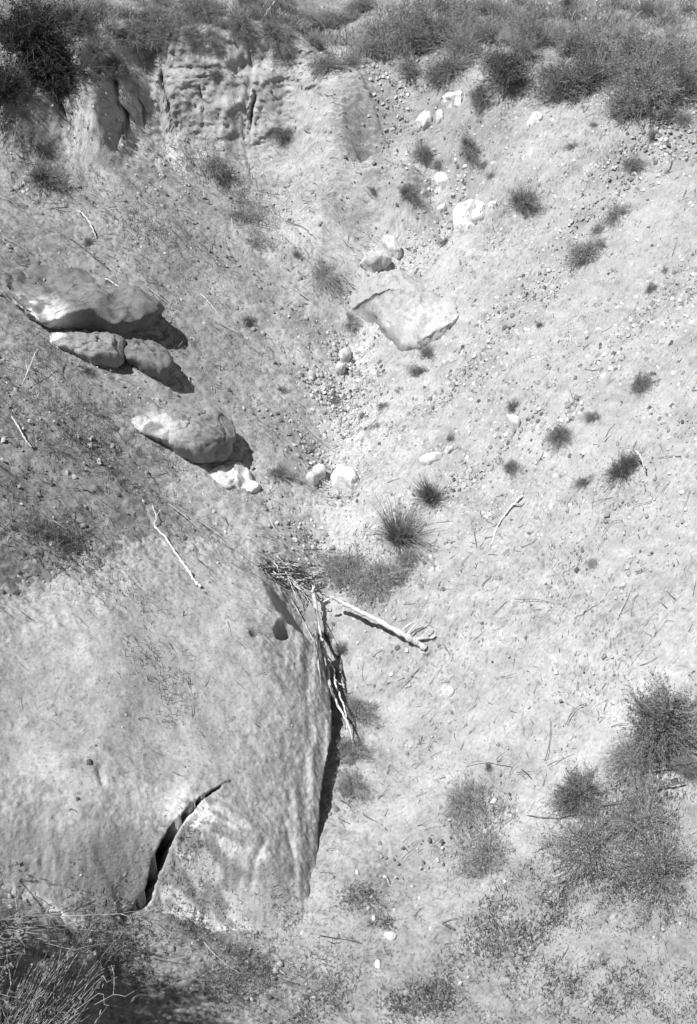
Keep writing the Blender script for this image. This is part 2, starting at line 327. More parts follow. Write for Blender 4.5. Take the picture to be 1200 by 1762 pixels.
def build_ground():
    v = np.linspace(0, 1, 1000)
    y_in = 2.6 * (20.5 / 2.6) ** v
    y_near = np.linspace(-6, 2.58, 60); y_out = 20.5 + (np.geomspace(.05, 280, 70))
    ys = np.unique(np.concatenate([[-60, -20], y_near, y_in, np.arange(13.5, 16.1, .008), y_out]))
    u_in = np.linspace(-1, 1, 640); u_out = 1 + np.geomspace(.01, 60, 40)
    us = np.concatenate([-u_out[::-1], u_in, u_out])
    half = np.clip(2.35 + 0.235 * ys, 2.4, 8.4)
    X = us[None, :] * half[:, None]; Y = np.repeat(ys[:, None], len(us), 1)
    Z = T(X, Y)
    far = sstep(22, 60, Y) + sstep(9, 40, np.abs(X)); Z = Z + np.clip(far, 0, 1) * fbm(X, Y, .03, 3, 90) * 3.0
    # fine relief: downhill streaks plus clods
    side = sstep(-.3, .5, X - np.interp(Y, [5, 8, 12, 15], [0, -.1, .1, 1.0]))
    a = X * .80 + Y * .60; b = -X * .60 + Y * .80          # right flank runs down towards -a
    s1 = fbm(a * .28, b, 7, 4, 101)
    a2 = X * .86 - Y * .5; b2 = X * .5 + Y * .86
    s2 = fbm(a2 * .28, b2, 7, 4, 111)
    st = s1 * side + s2 * (1 - side)
    YZ = Y + 1.6 * Z; clod = fbm(X, YZ, 14, 5, 121, .68)
    wall = sstep(-.15, .05, sampler(sdw)(X, Y)) * sstep(.5, .3, sampler(sdw)(X, Y)) * (Y > 10) * sstep(0, -.5, X)
    amp = .018 + .012 * sstep(.35, .8, vnoise(X * 1.1, Y * 1.1, 130))
    big = fbm(a * .13, b, 2.6, 3, 106) * side + fbm(a2 * .13, b2, 2.6, 3, 116) * (1 - side); Z = Z + (st * .010 + big * .022) * (1 - wall) + clod * amp * .62 * (1 - .75 * wall)
    # the cut wall: layers stand proud or weather back, short clefts, fallen pockets
    wl = np.clip(sstep(-.55, -.1, sampler(sdw)(X, Y)) * sstep(.42, .25, sampler(sdw)(X, Y)) * (Y > 10) * sstep(-.12, -.5, X), 0, 1)
    Y = Y + wl * (.013 * vnoise(Z * 17 + .6 * X, X * .7, 187) + .010 * vnoise(Z * 42, X * 1.6, 188) + .045 * fbm(X, Z, 3.5, 5, 189, .65))
    for (xa, ya, xb, yb, wd, dp) in ((92,165,128,248,.035,.30),(190,140,204,245,.04,.34),(278,130,300,235,.018,.2),(438,168,428,226,.016,.16),(566,112,578,158,.03,.25),(60,120,96,170,.05,.2),(345,150,350,200,.01,.08),(240,170,248,215,.012,.1)):
        pa = hit(xa, ya); pb = hit(xb, yb); tt = np.clip((Z - pb[2]) / (pa[2] - pb[2] + 1e-6), 0, 1); cx_ = pb[0] + (pa[0] - pb[0]) * tt + .02 * vnoise(Z * 9, X * 0, 190)
        win = sstep(pb[2] - .08, pb[2] + .1, Z) * sstep(pa[2] + .12, pa[2] - .08, Z); Y = Y + wl * dp * win * np.exp(-((X - cx_) / wd) ** 2)
    for L in soil_cracks:
        pts = [hit(p, q)[:2] for p, q in L]; mx = (X > min(p[0] for p in pts) - .1) & (X < max(p[0] for p in pts) + .1) & (Y > min(p[1] for p in pts) - .1) & (Y < max(p[1] for p in pts) + .1)
        d, _, par = line_sd(X[mx] + .012 * vnoise(X[mx]*40, Y[mx]*40, 7), Y[mx], pts); Z[mx] -= .055 * np.exp(-(d / .009) ** 2) * np.sin(np.clip(par, .05, .95) * math.pi) ** .5
    # darker weedy/littered patches and paler bare ones
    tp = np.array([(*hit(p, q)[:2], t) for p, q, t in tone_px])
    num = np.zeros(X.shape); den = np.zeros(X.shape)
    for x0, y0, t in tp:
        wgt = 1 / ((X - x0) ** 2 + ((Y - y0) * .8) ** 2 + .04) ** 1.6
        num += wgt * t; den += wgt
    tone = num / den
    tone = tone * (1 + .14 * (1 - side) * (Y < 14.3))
    n1 = fbm(X, YZ, 2.2, 3, 140); n2 = fbm(X, YZ, 9, 4, 150, .65); n3 = h2(np.floor(X * 90), np.floor(Y * 70), 5)
    streak = (fbm(a * .22, b, 12, 3, 160) * side + fbm(a2 * .22, b2, 12, 3, 165) * (1 - side))
    tone = tone * (1 + .08 * n1 + .12 * n2 + .07 * streak + .07 * big)
    litter = sstep(.55, .95, fbm(X, YZ, 42, 3, 170, .8) + .35 * fbm(X, Y, 1.7, 2, 175) + .25 * (1 - side))
    tone = tone * (1 - .30 * litter)
    # horizontal beds in the cut wall
    bed = vnoise(Z * 26 + .4 * X, X * .5, 181) * .6 + vnoise(Z * 60, X * 1.3, 182) * .4
    tone = tone * (1 + .16 * bed * wall)
    tone = np.where(wall > 0, tone * (1 - .25 * wall * sstep(.3, .8, fbm(X, Z * 2, 4, 3, 186))), tone)
    tone = np.clip(tone * .92, .04, .85)
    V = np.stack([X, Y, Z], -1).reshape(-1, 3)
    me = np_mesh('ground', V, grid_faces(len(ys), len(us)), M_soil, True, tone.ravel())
    o = link('ground', me); tag(o, kind='structure'); return o
build_ground()

def build_outcrop():
    x = np.arange(-3.6, .12, .009); y = np.arange(4.2, 8.8, .009)
    X, Y = np.meshgrid(x, y); Z = outcrop_z(X, Y)
    sd, k = poly_sd(X, Y, o_poly, o_k)
    Zt = T(X, Y) - .35; keep = (Z > Zt - .1) & (sd > -.5); Z = np.maximum(Z, Zt)
    clod = fbm(X, Y, 18, 4, 201, .7); Z = Z + clod * (.0022 + .010 * (1 - sstep(.1, .9, sd)))
    # the right flank leans out over the slot: lower points of the wall are drawn in
    top = Of(X, Y); fall = np.clip(top - .12 - Z, 0, .7) * (sd < 0) * sstep(10, 20, k)
    Xd = X - .35 * fall + .03 * vnoise(Y * 7, Z * 5, 210) * (fall > .02)
    cd, cs, _ = line_sd(X, Y, crack); sdc = cd * cs; Z0 = outcrop_z(X, Y, False); gy_c, gx_c = np.gradient(sdc, .009); under = np.clip(Z0 + .02 - Z, 0, .8) * (cd < .1) * (cs > 0)
    Xd = Xd - .55 * under * np.clip(gx_c, -1, 1); Yd = Y - .55 * under * np.clip(gy_c, -1, 1)
    tone = .335 + .03 * fbm(X, Y, 1.6, 2, 220) + .045 * fbm(X, Y, 13, 4, 222, .7) + .03 * fbm(X * 1.0 + Y * .4, Y * .3, 8, 2, 224)
    # exposed pale beds below the curved lip
    for (a, b, rx, ry, t) in ((350,1430,.42,.30,.66),(330,1515,.36,.10,.72),(60,1545,.30,.05,.75),(135,1585,.16,.04,.7),(350,1310,.35,.10,.42),(120,1340,.5,.3,.40)):
        cx, cy = opz(a, b); q = np.exp(-(((X-cx)/rx)**2 + ((Y-cy)/ry)**2) ** 1.5)
        n = sstep(-.45, .35, fbm(X * .8, Y * 2.2, 9, 3, 230)); tone = tone + (t - tone) * q * n
    tone = tone * (1 - .35 * sstep(.85, 1.1, fbm(X, Y, 45, 3, 240, .7) + .1))
    nr, nc = X.shape; f = grid_faces(nr, nc)
    kf = keep.ravel()[f].any(axis=1); f = f[kf]
    used = np.unique(f); remap = np.full(nr * nc, -1); remap[used] = np.arange(len(used)); f = remap[f]
    V = np.stack([Xd, Yd, Z], -1).reshape(-1, 3)[used]
    # close it underneath with a buried skirt so that it is a body, not a shell
    me = np_mesh('rock_outcrop', V, f, M_rock, True, np.clip(tone, .05, .85).ravel()[used])
    cx, cy, cz = -1.2, 6.2, 1.0
    me.transform(Matrix.Translation((-cx, -cy, -cz)))
    o = link('rock_outcrop', me, loc=(cx, cy, cz))
    tag(o, 'huge smooth rounded outcrop filling the lower left, with a curved overhanging crack across it', 'rock outcrop')
build_outcrop()

# ------------------------------------------------------------------ rocks and boulders
def plane_at(pts):
    A = np.array([(x, y, 1) for x, y in pts]); zz = S(A[:, 0], A[:, 1]); return np.linalg.lstsq(A, zz, rcond=None)[0]
def rock(name, label, out, h, tone=.6, edge=.55, inset=.12, flat=1.0, rough=.03, seed=1, group=None, cat='rock', n=96, nr=26, cuts=(), pow_=2.2, mat=None, strat=0.0, sink=.18, sharp=0.0, lobes=.05, bed=.25, updir=None, facets=10, fdep=.10):
    """a boulder whose top outline is traced from the photo, with its own thickness, rounded rim and undercut side"""
    W = np.array([hit(a, b, h * (.32 if bed > .5 else edge + .15))[:2] for a, b in out]); c = W.mean(0)
    if bed > .5: W = c + (W - c) * 1.09
    pl = plane_at(list(map(tuple, W))); zc = float(pl[0] * c[0] + pl[1] * c[1] + pl[2])
    # smooth closed resample (Catmull-Rom)
    m = len(W); t = np.linspace(0, m, n, endpoint=False); i = t.astype(int); f = (t - i)[:, None]
    p0, p1, p2, p3 = W[(i - 1) % m], W[i % m], W[(i + 1) % m], W[(i + 2) % m]
    B = .5 * ((2 * p1) + (p2 - p0) * f + (2*p0 - 5*p1 + 4*p2 - p3) * f**2 + (-p0 + 3*p1 - 3*p2 + p3) * f**3)
    Bl = p1 * (1 - f) + p2 * f; B = B * (1 - sharp) + Bl * sharp
    D = B - c; ang = np.arctan2(D[:, 1], D[:, 0]); r = np.hypot(D[:, 0], D[:, 1])
    D = D * (1 + lobes * vnoise(np.cos(ang) * 3 + seed, np.sin(ang) * 3, seed) + .4 * lobes * vnoise(np.cos(ang) * 9 + seed, np.sin(ang) * 9, seed + 1))[:, None]
    rows = []; tn = []
    ks = np.linspace(0, 1, nr) ** .85
    for s_ in ks:
        P = c + D * s_; hz = h * (edge + (1 - edge) * (1 - s_ ** pow_))
        z = zc + flat * (pl[0] * (P[:, 0] - c[0]) + pl[1] * (P[:, 1] - c[1])) + hz
        rows.append(np.column_stack([P, z])); tn.append(np.full(n, 1.0))
    ud = np.array(updir if updir else (pl[0], pl[1]), float); ud /= np.linalg.norm(ud); rr = float(r.max())
    for q in range(len(rows)):     # the uphill side is bedded in the slope, the downhill side stands free
        up = ((rows[q][:, 0] - c[0]) * ud[0] + (rows[q][:, 1] - c[1]) * ud[1]) / rr
        w_ = 1 - bed * (sstep(-.7, .75, up) if bed > .5 else sstep(-.5, .95, up)); zg = pl[0] * rows[q][:, 0] + pl[1] * rows[q][:, 1] + pl[2]; rows[q][:, 2] = zg + (rows[q][:, 2] - zg) * w_
    ztop = rows[-1][:, 2]; ns = 12
    for j in range(1, ns + 1):
        q = j / ns; sc = 1 + .035 * math.sin(min(q * 4, 1) * math.pi) - inset * sstep(0, 1, q)
        P = c + D * sc; zg = pl[0] * P[:, 0] + pl[1] * P[:, 1] + pl[2] - sink
        z = ztop * (1 - q) + zg * q
        rows.append(np.column_stack([P, z])); tn.append(np.full(n, 1.0))
    V = np.concatenate(rows); tn = np.concatenate(tn)
    size = float(r.mean())
    V2 = V + np.column_stack([noise3(V, 1.6 / size, seed + 5) * rough * size * .5, noise3(V, 1.9 / size, seed + 9) * rough * size * .5, noise3(V, 2.3 / size, seed + 13) * rough * size])
    rs = np.random.RandomState(seed * 7); cc = np.array([c[0], c[1], zc + h * .1]); Lc = V2 - cc
    for q in range(facets + (8 if sharp else 0)):      # broken faces: shave the body with random planes
        nn = rs.randn(3); nn[2] = abs(nn[2]) * .9; nn /= np.linalg.norm(nn); pr = Lc @ nn; lim = np.percentile(pr, 99.5) * (1 - fdep * (1.6 if sharp else 1) * rs.rand() ** .7)
        Lc = Lc - np.clip(pr - lim, 0, None)[:, None] * nn * .9
    V2 = Lc + cc
    if size > .2:
        fz = noise3(V2 * np.array([1, 1, 1.8]), 1.7, seed + 60, 4); fz2 = vnoise(V2[:, 2] * 13 + V2[:, 0] * 2, V2[:, 1] * 1.5, seed + 61)
        nrm_ = (V2 - cc) / (np.linalg.norm(V2 - cc, axis=1, keepdims=True) + 1e-6)
        V2 = V2 - nrm_ * (.022 * np.exp(-(fz / .045) ** 2) + .012 * sstep(.3, .7, fz2) + .008 * fbm(V[:, 0] * 1.0, V[:, 1] + V[:, 2], 16, 4, seed + 62, .7))[:, None]
    V2[:, 2] += fbm(V[:, 0], V[:, 1], 12, 3, seed + 20) * min(.016, .06 * size) * 1.0
    if strat:
        V2[:, :2] += (D[np.tile(np.arange(n), len(rows))] * (vnoise(V[:, 2] * 34, V[:, 0] * 2, seed)[:, None] * strat)) * (np.repeat(np.arange(len(rows)), n) >= nr)[:, None]
    tv = tone * tn * (1 + .10 * fbm(V[:, 0], V[:, 1] + V[:, 2], 5, 3, seed + 30) + .10 * fbm(V[:, 0], V[:, 1], 24, 3, seed + 31)) * (1 - .3 * sstep(.6, .9, fbm(V[:, 0] + V[:, 2], V[:, 1], 14, 3, seed + 33)))
    for (a, b, rad, t2) in cuts:
        p = hit(a, b, h * .8); q = np.exp(-(((V[:, 0] - p[0]) ** 2 + (V[:, 1] - p[1]) ** 2) / rad ** 2) ** 1.3) * sstep(-.55, .2, fbm(V[:, 0], V[:, 1], 8, 3, seed + 40)); tv = tv + (t2 - tv) * q
    me = np_mesh(name, V2 - np.array([c[0], c[1], zc]), grid_faces(len(rows), n, True), mat or M_rock, True, np.clip(tv, .05, .88))
    o = link(name, me, loc=(c[0], c[1], zc)); tag(o, label, cat, group); return o

rock('boulder', 'long smooth grey ledge boulder with a bright white patch at its left end',
     [(7, 486), (13, 460), (51, 444), (111, 436), (171, 456), (216, 493), (249, 530), (259, 560), (216, 566), (161, 558), (109, 552), (73, 544), (36, 523), (13, 504)], .46, .19, .6, .38, .9, .10, 11, strat=.03, bed=1.02, updir=(-.75, .65), cuts=[(38,490,.22,.66),(68,510,.25,.68),(95,530,.16,.62)], n=160, nr=44, pow_=2.0)
rock('boulder', 'dark topped boulder block under the long ledge, its right end in black shade',
     [(206, 576), (236, 560), (271, 570), (283, 608), (293, 642), (273, 646), (246, 633), (219, 618), (203, 598)], .32, .19, .7, .45, .8, .14, 12, bed=.95, updir=(-.7, .7), n=110, nr=30)
rock('boulder', 'low rounded boulder with dry brush lying against its left side',
     [(86, 556), (131, 556), (181, 568), (207, 588), (213, 614), (196, 623), (156, 616), (126, 600), (96, 582)], .28, .24, .6, .35, .85, .1, 13, bed=1.0, updir=(-.7, .7), cuts=[(105,590,.12,.8),(130,605,.10,.75)], n=110, nr=30)
rock('boulder', 'big rounded boulder on the left slope, blunt end undercut above a white sandy patch',
     [(177, 658), (212, 654), (259, 666), (307, 680), (347, 698), (377, 720), (395, 746), (403, 774), (387, 788), (347, 790), (315, 776), (287, 755), (247, 725), (207, 690)], .50, .23, .62, .45, .9, .08, 14, bed=1.02, updir=(-.8, .6), fdep=.05, cuts=[(230,685,.25,.52),(280,700,.2,.48)], n=180, nr=46)
rock('rock', 'bright white bare sandstone shelf just below the big undercut boulder',
     [(340,806),(372,800),(400,794),(428,802),(432,818),(446,838),(430,846),(408,834),(388,836),(362,820)], .06, .60, .5, .1, 1.0, .2, 15, lobes=.16, sharp=.4, n=60, nr=16)
rock('slab_boulder', 'largest pale smooth slab lying across the middle of the channel',
     [(604,512),(614,490),(648,474),(692,466),(736,472),(772,488),(792,512),(786,542),(760,564),(728,580),(694,584),(664,566),(640,540),(618,526)], .34, .38, .30, .34, .86, .07, 16, bed=.45, updir=(.95, .1), sink=.35, fdep=.06, cuts=[(740,530,.4,.48)], n=160, nr=40)
rock('rock', 'thin white ledge running under the long smooth ledge boulder', [(60,556),(110,568),(170,582),(225,592),(190,602),(140,598),(95,585)], .08, .62, edge=.8, inset=.2, flat=.95, rough=.1, seed=44, n=80, nr=14, sharp=.6, pow_=5)
def slab(label, out, h, tone, seed, **k):
    rock('rock', label, out, h, tone, .92, k.get('inset', .3), k.get('flat', .75), .22, seed, n=72, nr=14, sharp=.9, pow_=7, bed=.2, fdep=.16, facets=8, strat=.08, lobes=.09, sink=.12)
slab('flat pale rock with a dark split front edge, above and left of the big slab', [(614,436),(626,424),(648,418),(670,422),(678,434),(664,445),(640,450),(620,448)], .17, .5, 17, inset=.4, flat=.6)
slab('pale pointed rock leaning against the flat split rock on its upper right', [(652,394),(668,388),(682,398),(694,418),(684,430),(670,420)], .15, .58, 18)
slab('broad white block with a notched front, biggest in the upper channel', [(768,364),(780,348),(800,334),(822,340),(826,358),(806,366),(800,378),(778,380)], .15, .66, 19)
slab('white block touching the right side of the broad notched block', [(812,336),(836,332),(842,350),(838,366),(818,374),(808,368),(824,356)], .13, .64, 119)
slab('long white slab along the foot of the broad notched block', [(790,378),(812,372),(838,370),(840,376),(812,382),(794,384)], .08, .6, 219)
slab('small white slab left of the broad notched block', [(752,348),(764,342),(772,350),(764,360),(752,358)], .08, .6, 319)
slab('small white rock just right of the notched white block', [(840,336),(854,338),(858,350),(842,350)], .10, .66, 20)
slab('white angular rock standing above the notched block in the upper channel', [(748,298),(754,284),(768,286),(778,298),(768,308),(752,310)], .15, .7, 21)
slab('small grey rock right of the angular white rock in the upper channel', [(780,296),(796,294),(806,302),(792,307),(782,304)], .08, .42, 22)
slab('long white rock on the right bank, upper of the two bank rocks', [(758,162),(768,146),(784,136),(800,142),(802,154),(786,162),(772,168)], .14, .66, 23, flat=.95)
slab('broken white rock on the right bank, lower of the two bank rocks', [(712,204),(722,186),(738,180),(750,186),(744,198),(728,212),(714,212)], .12, .62, 24, flat=.95)
slab('white chip beside the broken white rock on the right bank', [(748,186),(762,180),(766,192),(752,202)], .10, .62, 124, flat=.95)
slab('white triangular rock alone on the bare ground below the right rim', [(905,206),(910,192),(926,186),(946,186),(932,198),(914,208)], .09, .66, 25, flat=1.0)
rock('rock', 'flat white rock with a ragged shaded front edge beside the channel floor',
     [(568,806),(585,798),(612,792),(620,796),(620,812),(606,822),(580,824),(568,818)], .15, .62, .9, .3, .5, .12, 26, sharp=.75, pow_=5, n=70, nr=14, strat=.06)
rock('rock', 'white wedge shaped rock left of the flat ragged rock', [(534,792),(546,790),(562,802),(560,810),(546,808)], .12, .66, .8, .3, .5, .14, 27, n=44, nr=8, sharp=.75, pow_=5)
rock('rock', 'small white rock below the wedge shaped rock', [(526,806),(538,806),(550,818),(540,824),(528,816)], .10, .56, .8, .3, .5, .14, 28, n=44, nr=8, sharp=.75, pow_=5)
rock('rock', 'long pale buried rock with a dark slit on the right slope', [(722,782),(742,772),(762,770),(760,780),(740,790),(726,792)], .09, .62, .8, .3, .9, .12, 29, n=44, nr=8, sharp=.75, pow_=5)
rock('rock', 'pale chip of rock right of the long buried rock', [(764,770),(782,762),(784,768),(768,778)], .06, .56, .8, .3, .9, .12, 30, n=32, nr=6, sharp=.75, pow_=5)
rock('rock', 'small white block under a dark tuft on the right slope', [(874,712),(886,707),(898,712),(896,722),(884,724),(876,718)], .10, .56, .8, .4, .6, .12, 31, n=40, nr=8, sharp=.75, pow_=5)
rock('rock', 'pale rounded stone at the foot of the big slab', [(584,602),(592,594),(603,596),(604,608),(594,614),(585,610)], .12, .62, .6, .2, .7, .1, 32, n=44, nr=8)
rock('rock', 'pale block with one shaded side below the rounded stone', [(577,620),(590,614),(594,628),(590,638),(578,632)], .12, .6, .7, .3, .7, .14, 33, n=44, nr=8, sharp=.75, pow_=5)
rock('rock', 'round white stone on the channel floor near the bottom edge, larger of two', [(661,1604),(670,1599),(681,1602),(684,1609),(676,1616),(664,1614)], .05, .56, .6, .2, .9, .06, 34, n=40, nr=10)
rock('rock', 'oval white stone on the channel floor near the bottom edge, smaller of two', [(646,1652),(651,1649),(655,1656),(653,1668),(648,1666),(645,1658)], .04, .8, .6, .2, .9, .06, 35, n=32, nr=8)
rock('rock', 'pale rounded stone alone on the bare right slope right of the dry pit', [(761,1180),(770,1177),(780,1182),(782,1190),(773,1195),(763,1192)], .04, .6, .6, .1, 1., .08, 36, n=36, nr=8)
rock('soil_block', 'cracked block of caked soil in the lower left corner', [(-60,1575),(20,1560),(60,1566),(98,1590),(128,1622),(160,1640),(156,1656),(134,1668),(142,1684),(118,1700),(60,1712),(-60,1740)], .20, .25, .85, .18, .9, .16, 37, n=150, nr=34, cat='soil block', mat=M_soil, lobes=.06)

# individual loose stones
def stone_mesh(seed):
    n, m = 14, 9; th = np.linspace(0, 2*math.pi, n, endpoint=False); ph = np.linspace(.02, math.pi - .02, m)
    V = np.array([(math.sin(p)*math.cos(t), math.sin(p)*math.sin(t), math.cos(p)) for p in ph for t in th])
    V = np.sign(V) * np.abs(V) ** .75
    rs = np.random.RandomState(seed)
    for q in range(11):
        nn = rs.randn(3); nn /= np.linalg.norm(nn); V = V - np.clip(V @ nn - rs.uniform(.45, .8), 0, None)[:, None] * nn
    V *= (1 + .25 * noise3(V, .9, seed, 2) + .10 * noise3(V, 3.0, seed + 3, 2))[:, None] * np.array([1, .75, .55])
    return np_mesh('stone', V, grid_faces(m, n, True), M_peb, False, np.full(len(V), .46 + .14 * ((seed * 37) % 7 - 3) / 3))
stones = [stone_mesh(s) for s in range(9)]
def put_stone(px, py, wpx, label, group):
    p = hit(px, py); sc = wpx * scale_at(p) * .5
    o = link('stone', stones[RS.randint(9)], loc=(p[0], p[1], p[2] + sc * .15)); o.scale = (sc, sc * RS.uniform(.7, 1.1), sc * RS.uniform(.7, 1.1))
    o.rotation_euler = (RS.uniform(-.4, .4), RS.uniform(-.4, .4), RS.uniform(0, 6)); tag(o, label, 'stone', group)
def region(label, group, n, poly, lo, hi):
    P = np.array(poly, float); k = 0
    while k < n:
        x, y = RS.uniform(P[:, 0].min(), P[:, 0].max()), RS.uniform(P[:, 1].min(), P[:, 1].max())
        if poly_sd(np.array([x]), np.array([y]), poly)[0] > 0:
            put_stone(x, y, lo + (hi - lo) * RS.rand() ** 2.2, label, group); k += 1
region('small pale angular stone among the rubble below the big slab', 'rubble below the big slab', 60, [(585,560),(640,560),(665,600),(640,650),(600,700),(560,690),(565,640)], 5, 17)
region('small white stone in the narrow channel bed below the rubble', 'stones of the middle channel bed', 44, [(560,690),(600,700),(600,780),(590,840),(560,850),(540,790),(550,740)], 4, 12)
region('pale stone around the white rocks of the upper channel', 'stones of the upper channel', 45, [(690,250),(770,260),(870,350),(820,400),(760,440),(700,460),(690,430),(750,390),(745,320)], 5, 15)
region('loose stone on the gravelly right slope', 'loose stones on the right slope', 55, [(800,480),(1000,330),(1180,240),(1185,700),(1050,780),(800,860),(700,760),(690,680)], 4, 12)
region('loose stone on the lower channel floor above the stick jam', 'stones of the lower channel', 22, [(560,850),(610,850),(640,1000),(560,1010),(550,930)], 4, 12)

def scatter(n, dens):
    """points over the ground in view, thinned by a density function of world x, y"""
    out = np.zeros((0, 2))
    while len(out) < n:
        y = 3.0 + 17.0 * RS.rand(n * 2); x = (RS.rand(n * 2) * 2 - 1) * (2.9 + .26 * y)
        k = RS.rand(n * 2) < dens(x, y); out = np.concatenate([out, np.column_stack([x, y])[k]])
    return out[:n]
thx = lambda y: np.interp(y, [4, 6.8, 8, 9, 10.6, 12, 12.7, 13.4, 14.5], [.1, -.05, 0, -.15, -.15, .1, .6, 1.25, .5])
def d_grav(x, y):
    right = sstep(-.1, .5, x - thx(y)); chan = np.exp(-((x - thx(y)) / .35) ** 2)
    return np.where(S(x, y) - T(x, y) > .02, .06, 1) * np.clip(.07 + .45 * right * sstep(7.0, 9.5, y) + .8 * chan * sstep(8, 9, y) - .4 * (y > 13.9), .04, 1) * (.5 + .5 * sstep(-.3, .4, fbm(x, y, 1.4, 3, 300)))
def gravel():
    P = scatter(36000, d_grav); n = len(P); sz = .0055 * np.exp(RS.randn(n) * .55) * (1 + .05 * P[:, 1]); sz = np.clip(sz, .003, .022)
    base = np.array([(-1,-1,-1),(1,-1,-1),(1,1,-1),(-1,1,-1),(-.7,-.7,1),(.7,-.7,1),(.7,.7,1),(-.7,.7,1)], float)
    V = base[None] * (1 + .45 * (RS.rand(n, 8, 3) - .5)) * sz[:, None, None] * (np.array([1, .8, .6]) * (1 + .4 * (RS.rand(n, 1, 3) - .5)))
    a = RS.rand(n) * 6.283; ca, sa = np.cos(a)[:, None], np.sin(a)[:, None]
    X = V[..., 0] * ca - V[..., 1] * sa; Y = V[..., 0] * sa + V[..., 1] * ca
    tl = RS.randn(n, 1) * .35; Z = V[..., 2] + X * tl
    W = np.stack([X + P[:, :1], Y + P[:, 1:], Z + (S(P[:, 0], P[:, 1]) + sz * .45)[:, None]], -1)
    fc = np.array([(4,5,6,7),(0,1,5,4),(1,2,6,5),(2,3,7,6),(3,0,4,7)])
    Fc = (fc[None] + np.arange(n)[:, None, None] * 8).reshape(-1, 4)
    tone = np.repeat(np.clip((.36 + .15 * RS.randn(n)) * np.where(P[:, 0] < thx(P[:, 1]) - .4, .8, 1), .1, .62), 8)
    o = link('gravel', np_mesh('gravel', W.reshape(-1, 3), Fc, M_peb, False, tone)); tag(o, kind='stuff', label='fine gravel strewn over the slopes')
gravel()

# ------------------------------------------------------------------ stems, blades, leaves
def tubes(P, R, sides=3):
    N, K, _ = P.shape
    d = np.gradient(P, axis=1); d /= np.linalg.norm(d, axis=2, keepdims=True) + 1e-9
    up = np.where(np.abs(d[..., 2:3]) > .9, np.array([1., 0, 0]), np.array([0, 0, 1.]))
    a = np.cross(d, up); a /= np.linalg.norm(a, axis=2, keepdims=True) + 1e-9; b = np.cross(d, a)
    th = np.arange(sides) * 2 * math.pi / sides
    V = P[:, :, None] + R[:, :, None, None] * (a[:, :, None] * np.cos(th)[None, None, :, None] + b[:, :, None] * np.sin(th)[None, None, :, None])
    k = np.arange(K - 1)[:, None]; s_ = np.arange(sides)[None]; s2 = (s_ + 1) % sides
    f = np.stack([k*sides + s_, k*sides + s2, (k+1)*sides + s2, (k+1)*sides + s_], -1).reshape(-1, 4)
    Fc = (f[None] + np.arange(N)[:, None, None] * K * sides).reshape(-1, 4)
    return V.reshape(-1, 3), Fc
def leaf_quads(Cn, size, asp=.45, rs=RS):
    n = len(Cn); u = rs.randn(n, 3); u /= np.linalg.norm(u, axis=1, keepdims=True); v = np.cross(u, rs.randn(n, 3)); v /= np.linalg.norm(v, axis=1, keepdims=True)
    s_ = (size * (.6 + .8 * rs.rand(n)))[:, None]
    V = np.stack([Cn - u*s_, Cn + v*s_*asp, Cn + u*s_, Cn - v*s_*asp], 1).reshape(-1, 3)
    return V, np.arange(n * 4).reshape(n, 4)
def stems(rs, N, K, R, H, spread=1.0, base=.06, droop=.15, wob=.08, lump=.42):
    """curved stems from a crown, filling a half dome of radius R and height H"""
    az_ = rs.rand(N) * 2 * math.pi; cz = rs.rand(N) ** spread; sz_ = np.sqrt(1 - cz ** 2 * .98)
    L = (.55 + .5 * rs.rand(N)) * (1 + lump * vnoise(np.cos(az_) * 2.2 + rs.rand() * 50, np.sin(az_) * 2.2 + cz * 3, 5))
    tip = np.column_stack([np.cos(az_) * sz_ * R, np.sin(az_) * sz_ * R, cz * H + .02]) * L[:, None]
    gap = rs.rand() * 6.28; sk = .28 * R * (rs.rand(2) - .5) * 2; tip[:, :2] += sk * rs.rand(N)[:, None]; tip *= (1 - .45 * np.exp(-((np.mod(az_ - gap, 2 * math.pi) - math.pi) / .5) ** 2))[:, None]; tip *= (.75 + .5 * sstep(-.5, .5, vnoise(az_ * 1.6 + gap, cz * 4, 9)))[:, None]
    b = np.column_stack([np.cos(az_), np.sin(az_), 0 * az_]) * (base * R * rs.rand(N))[:, None]
    t = np.linspace(0, 1, K)[None, :, None]
    P = b[:, None] + (tip - b)[:, None] * t
    P[..., 2] += (np.sin(t[..., 0] * math.pi) * droop * R)
    P += rs.randn(N, K, 3) * wob * R * t * .35
    return P
LT = {'deep': [.03, .05, .08, .13, .2], 'black': [.015, .025, .04, .08], 'dark': [.05, .08, .12, .18, .28], 'grey': [.09, .16, .25, .38], 'straw': [.2, .32, .45, .6], 'mat': [.05, .10, .2, .34, .5]}
